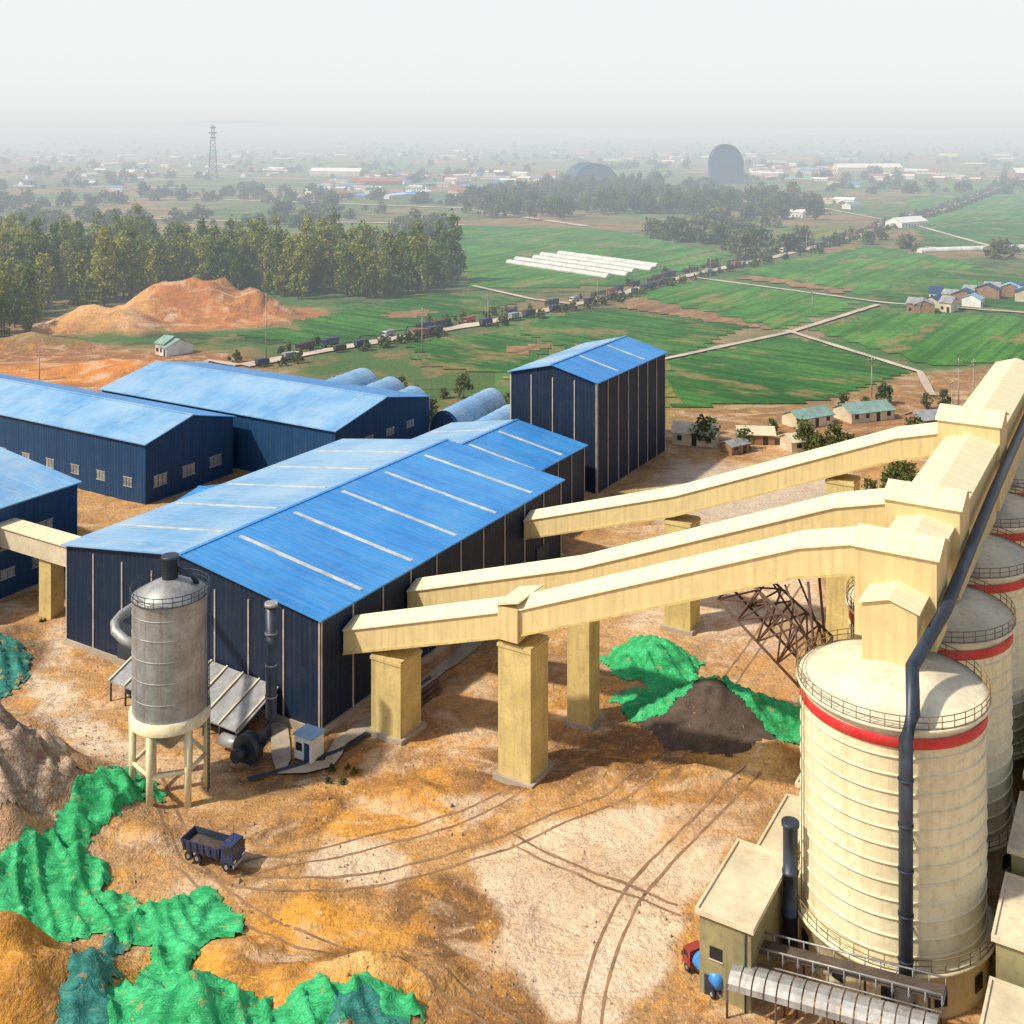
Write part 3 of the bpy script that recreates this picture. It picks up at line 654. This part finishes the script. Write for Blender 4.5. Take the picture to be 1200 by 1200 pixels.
strip('concrete_apron',[P(112,-103),P(104,-95),P(108,-91),P(112,-92.5),P(150,-92.5)],2.2,'conc',.3,2)
strip('drain_channel',[P(100,-97),P(112,-91),P(126,-91)],.7,'dsteel',.4,2)
strip('drain_channel',[(0,124),(9,117),(17,112.5)],.3,'rut',.1,1); strip('drain_channel',[(0,125.6),(9,118.6),(17,114)],.3,'rut',.1,1)
e=plant('pipe_stack'); mb=MB()
for j in range(3):
    for i in range(5-j): mb.tube([(-91.5+i*.62+j*.31,124,.5+j*.54),(-91.5+i*.62+j*.31,130,.5+j*.54)],.29,'rust' if (i+j)%3 else 'steel',8)
mb.obj('pipes',e)
# ------------------------------------------------------------------ trucks
def truck(name,x,y,rot,cabk,tank=False,sc=1):
    e=empty(name,(x,y,H(x,y)+.2),rot); e.scale=(sc,sc,sc); mb=MB()
    mb.box(-3.4,3.3,-.5,.5,.75,1.05,'dsteel')
    s=[(1.9,.9),(3.5,.9),(3.5,1.9),(3.25,2.9),(1.9,2.95)]
    for yy,o in ((-1.15,1),(1.15,-1)): 
        f=[(p[0],yy,p[1]) for p in s]; mb.face(f if o==1 else f[::-1],cabk)
    for a,b_ in zip(s,s[1:]+s[:1]): mb.face([(a[0],1.15,a[1]),(a[0],-1.15,a[1]),(b_[0],-1.15,b_[1]),(b_[0],1.15,b_[1])][::-1],cabk)
    mb.obj('cab',e); mb=MB()
    mb.hexa([(3.52,-1,1.95),(3.54,-1,1.93),(3.54,1,1.93),(3.52,1,1.95),(3.27,-1,2.8),(3.3,-1,2.8),(3.3,1,2.8),(3.27,1,2.8)],'dglass')
    for yy in (-1.19,1.155): mb.box(2.3,3.15,yy,yy+.035,1.95,2.65,'dglass')
    mb.box(3.5,3.62,-1.15,1.15,.6,.95,'steel'); mb.box(3.5,3.56,-1.,-.6,1.05,1.3,'white'); mb.box(3.5,3.56,.6,1.,1.05,1.3,'white')
    for yy in (-1.45,1.35): mb.box(3.2,3.3,yy,yy+.1,1.8,2.4,'dsteel')
    mb.obj('windows_and_bumper',e); mb=MB()
    if tank:
        mb.rings([[(xx,r*1.1*math.cos(t*math.pi/10),2.1+r*math.sin(t*math.pi/10)) for t in range(20)] for xx,r in ((-3.5,.4),(-3.3,1),(1.4,1),(1.6,.4))],'roofX',20)
        mb.box(-3,1.2,-.7,.7,1.05,1.25,'dsteel')
    else:
        B=[(-3.3,-1.1),(1.6,-1.1),(1.6,1.1),(-3.3,1.1)]; T=[(-3.6,-1.3),(1.75,-1.3),(1.75,1.3),(-3.6,1.3)]
        mb.face([(p[0],p[1],1.1) for p in B][::-1],cabk)
        I=[(t[0]*.96,t[1]*.92) for t in T]
        for i in range(4):
            j=(i+1)%4; mb.face([(*B[i],1.1),(*B[j],1.1),(*T[j],2.4),(*T[i],2.4)],cabk)
            mb.face([(*I[j],2.4),(*I[i],2.4),(*[c*.95 for c in B[i]],1.5),(*[c*.95 for c in B[j]],1.5)],'dsteel'); mb.face([(*T[i],2.4),(*T[j],2.4),(*I[j],2.4),(*I[i],2.4)],cabk)
        for k in range(6):
            xx=-3.2+k*.9
            for yy in (-1.33,1.25): mb.box(xx,xx+.12,yy,yy+.08,1.2,2.4,'dsteel')
        mb.box(1.75,2.6,-1.2,1.2,2.45,2.6,cabk); n=8
        for i in range(n):
            for j in range(4):
                g_=lambda i,j:(-3.15+4.6*i/n,-1.05+2.1*j/4,1.7+.35*math.sin(math.pi*i/n)*math.sin(math.pi*j/4)+.1*nz(i,j,.7,3))
                mb.face([g_(i,j),g_(i+1,j),g_(i+1,j+1),g_(i,j+1)],'load',True)
    mb.obj('bed',e); mb=MB()
    for xx in (2.6,-1.4,-2.6):
        for yy in (-1.15,.8):
            rA=[(xx+.52*math.cos(t*math.pi/9),yy,.52+.52*math.sin(t*math.pi/9)) for t in range(18)]; mb.rings([rA,[(p[0],p[1]+.35,p[2]) for p in rA]],'tyre',18)
            rB=[(xx+.24*math.cos(t*math.pi/6),yy-.02,.52+.24*math.sin(t*math.pi/6)) for t in range(12)]; mb.rings([rB,[(p[0],p[1]+.39,p[2]) for p in rB]],'steel',12)
    mb.obj('wheels',e)
truck('dump_truck',-32.4,120.3,math.radians(-22),'truckblue',sc=.95)
truck('tanker_truck',18.1,103.6,math.radians(118),'redcab',True,.72)
# ------------------------------------------------------------------ fields
def fieldmat(name,c1,c2,ang):
    m,nt,b=newmat(name); g=N(nt,'ShaderNodeNewGeometry').outputs['Position']
    mp=nt.nodes.new('ShaderNodeMapping'); mp.inputs['Rotation'].default_value=(0,0,ang); L(nt,g,mp.inputs['Vector'])
    c=mixc(nt,ramp(nt,noi(nt,g,.022,4,.68),[(.4,0),(.6,1)]),c1,c2)
    st=noi(nt,mapv(nt,mp.outputs[0],(.3,.008,1)),1,3,.7); c=mixc(nt,ramp(nt,st,[(.45,0),(.58,.7)]),c,[x*.55 for x in c1])
    c=mixc(nt,ramp(nt,noi(nt,mapv(nt,mp.outputs[0],(1.6,.5,1)),.035,4,.72),[(.54,0),(.62,.75)]),c,(.26,.19,.08))
    c=mixc(nt,ramp(nt,noi(nt,g,.4,4,.75),[(.45,0),(.65,.5)]),c,[x*.4 for x in c1])
    L(nt,c,b.inputs['Base Color']); b.inputs['Roughness'].default_value=.95; b.inputs['Specular IOR Level'].default_value=.1
    return m
M['fA']=fieldmat('crop_green',(.045,.17,.025),(.10,.27,.045),.6); M['fB']=fieldmat('crop_green_dark',(.03,.125,.025),(.07,.20,.04),-.9)
M['fC']=fieldmat('crop_mixed',(.10,.17,.025),(.28,.26,.04),.6); M['fD']=fieldmat('bare_soil',(.28,.16,.09),(.36,.22,.12),.6)
M['dirtroad']=plain('dirt_road',(.52,.43,.34),.95,0,.3,.05)
FIELDS=[([(55,533),(106,588),(162,507),(107,442)],'fA'),([(54,378),(104,428),(132,365),(89,323),(46.5,318)],'fB'),([(124,619),(246,754),(275,650),(174,525)],'fA'),
([(0,440),(14,468),(45,490),(95,446),(57,388),(20,400)],'fB'),([(-38,413),(-3,436),(16,400),(-2,360),(-30,372)],'fB'),([(-2,358),(18,398),(54,384),(44,318),(10,322)],'fC'),
([(-49,905),(68,881),(140,700),(60,560),(-20,555),(-30,700)],'fA'),([(-105,428),(-42,535),(8,515),(-68,403)],'fB'),([(320,867),(520,1040),(360,690),(274,743)],'fB'),
([(118,439),(164,484),(226,462),(190,380),(141,374)],'fA'),([(180,560),(260,640),(300,520),(230,475),(170,495)],'fB'),([(48,492),(54,530),(104,440),(98,440)],'fD'),
([(20,402),(30,412),(50,404),(40,394)],'fD'),([(-5,400),(10,412),(16,402),(2,390)],'fD'),([(-55,470),(-44,486),(-30,480),(-44,462)],'fD'),([(120,590),(130,602),(168,545),(160,536)],'fD'),
([(330,900),(460,1300),(700,1350),(560,1060)],'fA'),([(150,760),(230,900),(300,860),(235,765)],'fC')]
for i,(poly,k) in enumerate(FIELDS):
    drape('crop_field',poly,k,.3 if k!='fD' else .45,4 if max(p[1] for p in poly)<560 else 7,0,1.2)
ROAD=[(-90,372),(-67,397),(-10,455),(40,515),(91,594),(165,690),(250,812),(420,1080),(755,1650),(1200,2500)]
strip('dirt_road',ROAD,6.5,'dirtroad',.5,8)
for pts,w in (([(98,590),(170,505),(240,468),(300,455)],3.),([(50,380),(108,432),(165,500)],2.6),([(108,436),(133,362),(125,330)],2.6),([(275,745),(340,690),(420,640)],4),([(-20,560),(10,515),(30,500)],2.6),([(-100,300),(-104,380),(-92,372)],3),([(-400,1000),(-250,950),(-100,930),(-40,910)],6),([(-700,1200),(-350,1250),(-50,1100),(60,900)],7),([(300,1200),(330,900),(320,700)],4),([(-900,1900),(-300,1750),(300,1900),(1200,2100)],9),([(-600,1500),(-100,1420),(200,1500)],7)):
    strip('footpath',pts,w,'dirtroad',.6,6)
for i in range(5):
    t=i/4; x,y=1+t*32,652+t*46
    arch('greenhouse',x+24,y-29,4.8,84+(i%2)*10,2.3,'film',math.atan2(-.63,-.77)+math.pi,.5,wall='film')
arch('greenhouse',300,722,6,80,3,'film',math.radians(-75),.6,wall='film')
arch('arched_warehouse',113,1600,59,60,30,'bluewall',.2,6); arch('arched_warehouse',308,1600,46,50,56,'bluewall',-.1,26)
# ------------------------------------------------------------------ trees
def treeproto(name,h,rw,ncl,nq,ls,leaf,low=.22,trunk=True):
    mb=MB()
    if trunk:
        mb.tube([(0,0,-.5),(.1,0,h*.3),(-.1,.1,h*.65),(0,0,h*.95)],[h*.014,h*.011,h*.007,.04],'bark',6)
    for c in range(ncl):
        t=random.random()**.8; z=h*(low+(1-low)*t); rr=rw*math.sin(math.pi*min(1,.14+t*.86))**.7*(.35+.65*random.random()); a=random.random()*6.283
        cx,cy=rr*math.cos(a),rr*math.sin(a); cr=rw*(.25+.25*random.random())
        if trunk and c%2==0: mb.tube([(0,0,max(1,z-rr*1.2-1)),(cx*.5,cy*.5,z-.6),(cx,cy,z)],[h*.006,h*.004,.03],'bark',4)
        for q in range(nq):
            d=Vector((random.gauss(0,1),random.gauss(0,1),random.gauss(0,1))).normalized()*cr*random.random()**.45
            p=Vector((cx,cy,z))+Vector((d.x,d.y,d.z*1.25)); u=Vector((random.gauss(0,1),random.gauss(0,1),random.gauss(0,.6))).normalized(); v=u.cross(Vector((random.gauss(0,1),random.gauss(0,1),random.gauss(0,1)))).normalized()
            s=ls*(.5+random.random()); mb.face([p-u*s,p-v*s*.6,p+u*s,p+v*s*.6],leaf)
    me=mb.obj(name); m=me.data; bpy.data.objects.remove(me); return m
POP=[treeproto('poplar',18+3*i,4.4+.4*i,30,24,.75,'leaf',.05) for i in range(4)]
RND=[treeproto('round_tree',9+2*i,4.6+.5*i,20,26,.75,'leafd',.15) for i in range(3)]
BSH=[treeproto('bush',2.6,1.8,7,22,.45,'leafd',.1,False) for i in range(2)]
FARW=[treeproto('tree_clump',9,9,20,10,1.8,'leafd',.1,False) for i in range(3)]
def scatter(name,meshes,pts,smin,smax,child='tree'):
    e=empty(name)
    for i,(x,y) in enumerate(pts):
        o=bpy.data.objects.new(child,random.choice(meshes)); SC.collection.objects.link(o); o.parent=e
        s=random.uniform(smin,smax); o.location=(x,y,H(x,y)-.2); o.rotation_euler=(0,0,random.random()*6.28); o.scale=(s*random.uniform(.85,1.15),s,s*random.uniform(.85,1.2))
    return e
def inpoly(poly,n,dens=None):
    poly=np.array(poly); a=poly.min(0); b_=poly.max(0); out=[]; t=0
    while len(out)<n and t<n*40:
        t+=1; p=(random.uniform(a[0],b_[0]),random.uniform(a[1],b_[1]))
        if sdist(poly,np.array([p]))[0]>0: continue
        if dens and nz(p[0],p[1],dens,44)<random.uniform(-.35,.25): continue
        out.append(p)
    return out
scatter('poplar_forest',POP,inpoly([(-330,430),(-225,440),(-195,485),(-150,528),(-100,518),(-60,520),(-25,555),(-28,590),(-80,620),(-250,650),(-400,620),(-400,450)],640),.6,1.25)
scatter('poplar_forest',POP,inpoly([(-300,380),(-200,390),(-185,425),(-200,480),(-300,500)],130,.03),.45,1.05)
scatter('mixed_wood',RND,inpoly([(-40,960),(90,920),(260,930),(340,1250),(180,1500),(-60,1300)],330,dens=.006),.9,1.6)
rd=[]; tk=[]
for si,((x0,y0),(x1,y1)) in enumerate(zip(ROAD[:-1],ROAD[1:])):
    l=math.hypot(x1-x0,y1-y0); n=int(l/5.5)
    for i in range(n):
        t=(i+random.random())/n; s=random.choice((-1,1))*random.uniform(7.5,10.5); rd.append((x0+(x1-x0)*t-(y1-y0)/l*s,y0+(y1-y0)*t+(x1-x0)/l*s))
    if si<8:
        n=int(l/8.5)
        for i in range(n):
            for sg in (-1,1):
                if random.random()<.7:
                    t=(i+.5+random.uniform(-.15,.15))/n; s=sg*4.6; tk.append((x0+(x1-x0)*t-(y1-y0)/l*s,y0+(y1-y0)*t+(x1-x0)/l*s,math.atan2(y1-y0,x1-x0)+(math.pi if sg>0 else 0)))
scatter('roadside_bushes',BSH,rd,.6,1.6,'bush')
def tmesh(k):
    mb=MB(); mb.box(-3.6,1.5,-1.25,1.25,1.0,3.2,k); mb.hexa([(1.7,-1.2,.7),(3.5,-1.2,.7),(3.5,1.2,.7),(1.7,1.2,.7),(1.7,-1.15,2.9),(3.2,-1.15,2.85),(3.2,1.15,2.85),(1.7,1.15,2.9)],'white' if k=='greyroof' else k)
    mb.hexa([(3.5,-1,1.7),(3.52,-1,1.7),(3.52,1,1.7),(3.5,1,1.7),(3.32,-1,2.7),(3.36,-1,2.7),(3.36,1,2.7),(3.32,1,2.7)],'dglass'); mb.box(-3.5,3.3,-.5,.5,.6,.99,'dsteel')
    for xx in (2.5,-1.6,-2.7):
        for yy in (-1.2,.85):
            rA=[(xx+.5*math.cos(t*math.pi/6),yy,.5+.5*math.sin(t*math.pi/6)) for t in range(12)]; mb.rings([rA,[(p[0],p[1]+.35,p[2]) for p in rA]],'tyre',12)
    o=mb.obj('t'); m=o.data; bpy.data.objects.remove(o); return m
TM=[tmesh(k) for k in ('truckblue','greyroof','redroof','dsteel','load','load','dsteel')]
for x,y,r in tk:
    o=bpy.data.objects.new('parked_truck',random.choice(TM)); SC.collection.objects.link(o); o.location=(x,y,H(x,y)+.5); o.rotation_euler=(0,0,r+random.gauss(0,.05)); s=random.uniform(.65,1); o.scale=(s,s,s)
fp=[np.array(p) for p,_ in FIELDS]
def infield(p):
    q=np.array([p]); return any(sdist(f,q)[0]<4 for f in fp)
far=[]
while len(far)<1300:
    y=600*math.exp(random.random()*math.log(5000/600)); x=random.uniform(-.56,.56)*y
    if nz(x,y,.0045,77)+.5*nz(x,y,.015,7)<random.uniform(-.05,.4) or infield((x,y)): continue
    far.append((x,y))
scatter('distant_trees',FARW,far,.35,1.15,'tree_clump')
near=[(52,290),(48,279),(95,318),(102,320),(108,322),(-40,330),(-33,332),(-50,318),(-46,325),(118,316),(124,318),(140,300),(90,250),(84,243),(76,236),(82,238),(58,276),(68,290)]
scatter('shrubs',RND,near+inpoly([(-60,300),(-20,335),(30,300),(10,290)],18)+inpoly([(60,268),(110,268),(130,290),(70,276)],16),.3,.55,'shrub')
scatter('weeds',BSH,inpoly([(-36,144),(-24,133),(-18,137),(-30,150)],8)+inpoly([(-90,178),(-74,176),(-76,182),(-96,186)],14),.2,.4,'bush')
mb=MB()
for i in range(2400):
    x,y=random.uniform(-62,34),random.uniform(92,170)
    if nz(x,y,.12,61)<.05: continue
    if y<128 and x>16: continue
    s=random.uniform(.08,.3)*(1 if random.random()<.96 else 1.9); z=H(x,y)+s*.2; r=random.random()*6
    pts=[(x+s*math.cos(r+k*2.1)*random.uniform(.7,1.2),y+s*math.sin(r+k*2.1)*random.uniform(.7,1.2),z-s*.5) for k in range(3)]; top=(x,y,z+s*.8)
    for k in range(3): mb.face([pts[k],pts[(k+1)%3],top],'rock')
mb.obj('rubble')
# ------------------------------------------------------------------ village houses
def vh(name,x,y,l,w,h,roof,wall,rot):
    mb=MB(); e=h; r=h+w*.22
    mb.face([(-l/2,-w/2,-1),(l/2,-w/2,-1),(l/2,-w/2,e),(-l/2,-w/2,e)],wall); mb.face([(l/2,w/2,-1),(-l/2,w/2,-1),(-l/2,w/2,e),(l/2,w/2,e)],wall)
    mb.face([(l/2,-w/2,-1),(l/2,w/2,-1),(l/2,w/2,e),(l/2,0,r),(l/2,-w/2,e)],wall); mb.face([(-l/2,w/2,-1),(-l/2,-w/2,-1),(-l/2,-w/2,e),(-l/2,0,r),(-l/2,w/2,e)],wall)
    for s in (-1,1):
        f=[(-l/2-.4,s*(w/2+.4),e-.15),(l/2+.4,s*(w/2+.4),e-.15),(l/2+.4,0,r),(-l/2-.4,0,r)]; mb.hexa(f+[(a,b_,c+.2) for a,b_,c in f],roof)
    n=max(2,int(l/3.5))
    for i in range(n):
        cx=-l/2+(i+.5)*l/n; mb.box(cx-.6,cx+.6,-w/2-.06,-w/2-.01,1.1 if i!=n//2 else 0,2.4,'dglass')
    mb.obj(name,None,(x,y,H(x,y)),rot)
vh('farmhouse',47,283,11,8,3.0,'beige','beige',-.3); vh('farmhouse',62,283,9,6,2.6,'beige','brick',-.1); vh('farmhouse',72,277,8,6,2.6,'beige','beige',.25); vh('farmhouse',55,274,6,4,2.2,'greyroof','brick',.6)
vh('teal_roof_shed',80,300,12,7,2.6,'teal','beige',.5); vh('teal_roof_shed',97,306,14,8,2.6,'teal','beige',.35); vh('farmhouse',112,298,10,7,2.6,'greyroof','brick',.3)
rf=['white','redroof','greyroof','beige','roofX','redroof','white','teal']
def cluster(poly,n,smin=8,smax=18,roofs=rf):
    for p in inpoly(poly,n): vh('village_house',p[0],p[1],random.uniform(smin,smax),random.uniform(7,11),random.uniform(3,5),random.choice(roofs),random.choice(['beige','white','brick']),ANG+random.choice((0,math.pi/2))+random.gauss(0,.15))
cluster([(170,475),(235,505),(260,540),(225,545),(180,505)],17,5,10,['dustX','bluewall','greyroof','greyroof','bluewall','redroof'])  # dustX: blue roof with painted sky glare
cluster([(-230,1200),(-30,1250),(40,1500),(80,1950),(-300,1950)],90,12,38)
cluster([(380,1400),(700,1600),(800,2400),(400,2300)],75,14,44)
cluster([(-900,1500),(-500,1300),(-350,2200),(-900,2600)],50,14,40)
cluster([(200,900),(330,1000),(380,1350),(150,1250)],34,10,26)
cluster([(-122,384),(-100,384),(-98,393),(-122,395)],2,4,6,['greyroof','teal'])
cluster([(-1200,2500),(1300,2400),(1500,3800),(-1500,3800)],90,20,60)
vh('white_roof_shed',322,905,34,16,4,'white','white',.6); vh('long_warehouse',640,2000,120,30,9,'white','beige',.1); vh('long_warehouse',860,1750,140,34,10,'white','brick',0); vh('long_warehouse',-300,1900,90,24,8,'white','beige',-.2); vh('long_warehouse',-190,1560,70,20,6,'redroof','brick',.2)
# ------------------------------------------------------------------ poles
def pole(x,y,h,name='utility_pole'):
    mb=MB(); mb.tube([(0,0,-.5),(0,0,h)],[.22,.12],'conc',6); mb.box(-1.2,1.2,-.08,.08,h-1.2,h-1.05,'dsteel'); mb.box(-.8,.8,-.08,.08,h-2.2,h-2.05,'dsteel')
    for x_ in (-1.1,0,1.1): mb.lathe(x_,0,[(.08,h-1.05),(.1,h-.8),(.04,h-.7)],'white',6)
    mb.obj(name,None,(x,y,H(x,y)),random.random())
for x,y,h in ((-86,388,22),(-32,395,16),(107,330,12),(128,318,14),(134,322,13),(121,305,11),(40,520,11),(110,615,11),(190,716,11),(-10,462,11),(-215,330,12),(-150,352,10),(130,480,10)): pole(x,y,h)
mb=MB(); hh=85
for sx in (-1,1):
    for sy in (-1,1): mb.tube([(sx*7,sy*7,0),(sx*1.5,sy*1.5,hh)],.6,'dsteel',5)
for k in range(9):
    z0,z1=hh*k/9,hh*(k+1)/9; w0,w1=7-5.5*k/9,7-5.5*(k+1)/9
    for (ax,ay),(bx_,by_) in (((-1,-1),(1,-1)),((1,-1),(1,1)),((1,1),(-1,1)),((-1,1),(-1,-1))):
        mb.tube([(ax*w0,ay*w0,z0),(bx_*w1,by_*w1,z1)],.35,'dsteel',4); mb.tube([(bx_*w0,by_*w0,z0),(ax*w1,ay*w1,z1)],.35,'dsteel',4)
for z,w in ((hh-4,5),(hh-12,7),(hh-20,5)): mb.tube([(-w,0,z),(w,0,z)],.8,'dsteel',4); mb.lathe(0,0,[(w*.7,z-2),(w*.7,z)],'dsteel',10)
mb.obj('communication_tower',None,(-480,1780,0),.3)
# ------------------------------------------------------------------ haze (homogeneous layer of air, scattered light put in as emission)
mb=MB(); M['haze']=bpy.data.materials.new('haze'); hm=M['haze']; hm.use_nodes=True; nt=hm.node_tree
for n in list(nt.nodes): 
    if n.type=='BSDF_PRINCIPLED': nt.nodes.remove(n)
SG=.00056
va=N(nt,'ShaderNodeVolumeAbsorption'); va.inputs['Color'].default_value=(.18,.09,0,1); va.inputs['Density'].default_value=SG
ve=N(nt,'ShaderNodeEmission'); ve.inputs['Color'].default_value=(.63,.715,.79,1); ve.inputs['Strength'].default_value=SG
ad=N(nt,'ShaderNodeAddShader'); L(nt,va.outputs[0],ad.inputs[0]); L(nt,ve.outputs[0],ad.inputs[1]); L(nt,ad.outputs[0],nt.nodes['Material Output'].inputs['Volume'])
mb.box(-10000,10000,270,15000,-80,110,'haze'); mb.obj('atmospheric_haze')
# ------------------------------------------------------------------ light, world, camera
sd=Vector((-.80,-.28,.92)).normalized()
su=bpy.data.lights.new('sun','SUN'); su.energy=4.7; su.angle=math.radians(2.); su.color=(1,.91,.74)
so=bpy.data.objects.new('sun',su); SC.collection.objects.link(so); so.rotation_euler=(-sd).to_track_quat('-Z','Y').to_euler()
w=bpy.data.worlds.new('World'); SC.world=w; w.use_nodes=True; nt=w.node_tree
sk=nt.nodes.new('ShaderNodeTexSky'); sk.sky_type='NISHITA'; sk.sun_disc=False; sk.sun_elevation=math.asin(sd.z); sk.sun_rotation=math.atan2(sd.x,sd.y)
sk.dust_density=2.5; sk.air_density=1.0; sk.altitude=0
tc=nt.nodes.new('ShaderNodeTexCoord'); sp=nt.nodes.new('ShaderNodeSeparateXYZ'); nt.links.new(tc.outputs['Generated'],sp.inputs[0])
hz=ramp(nt,sp.outputs[2],[(0,.97),(.12,.95),(.4,.2),(1,.05)])
skc=mixc(nt,hz,sk.outputs[0],(6.3,6.45,6.4))
bg=nt.nodes['Background']; bg.inputs[1].default_value=.145; nt.links.new(skc,bg.inputs[0])
cam=bpy.data.cameras.new('camera'); cam.lens=39; cam.sensor_width=36; cam.shift_y=-.375; cam.clip_end=30000
co=bpy.data.objects.new('camera',cam); SC.collection.objects.link(co); co.location=(0,0,80); co.rotation_euler=(math.radians(90),0,0); SC.camera=co
SC.view_settings.view_transform='Standard'; SC.view_settings.look='None'; SC.view_settings.exposure=0
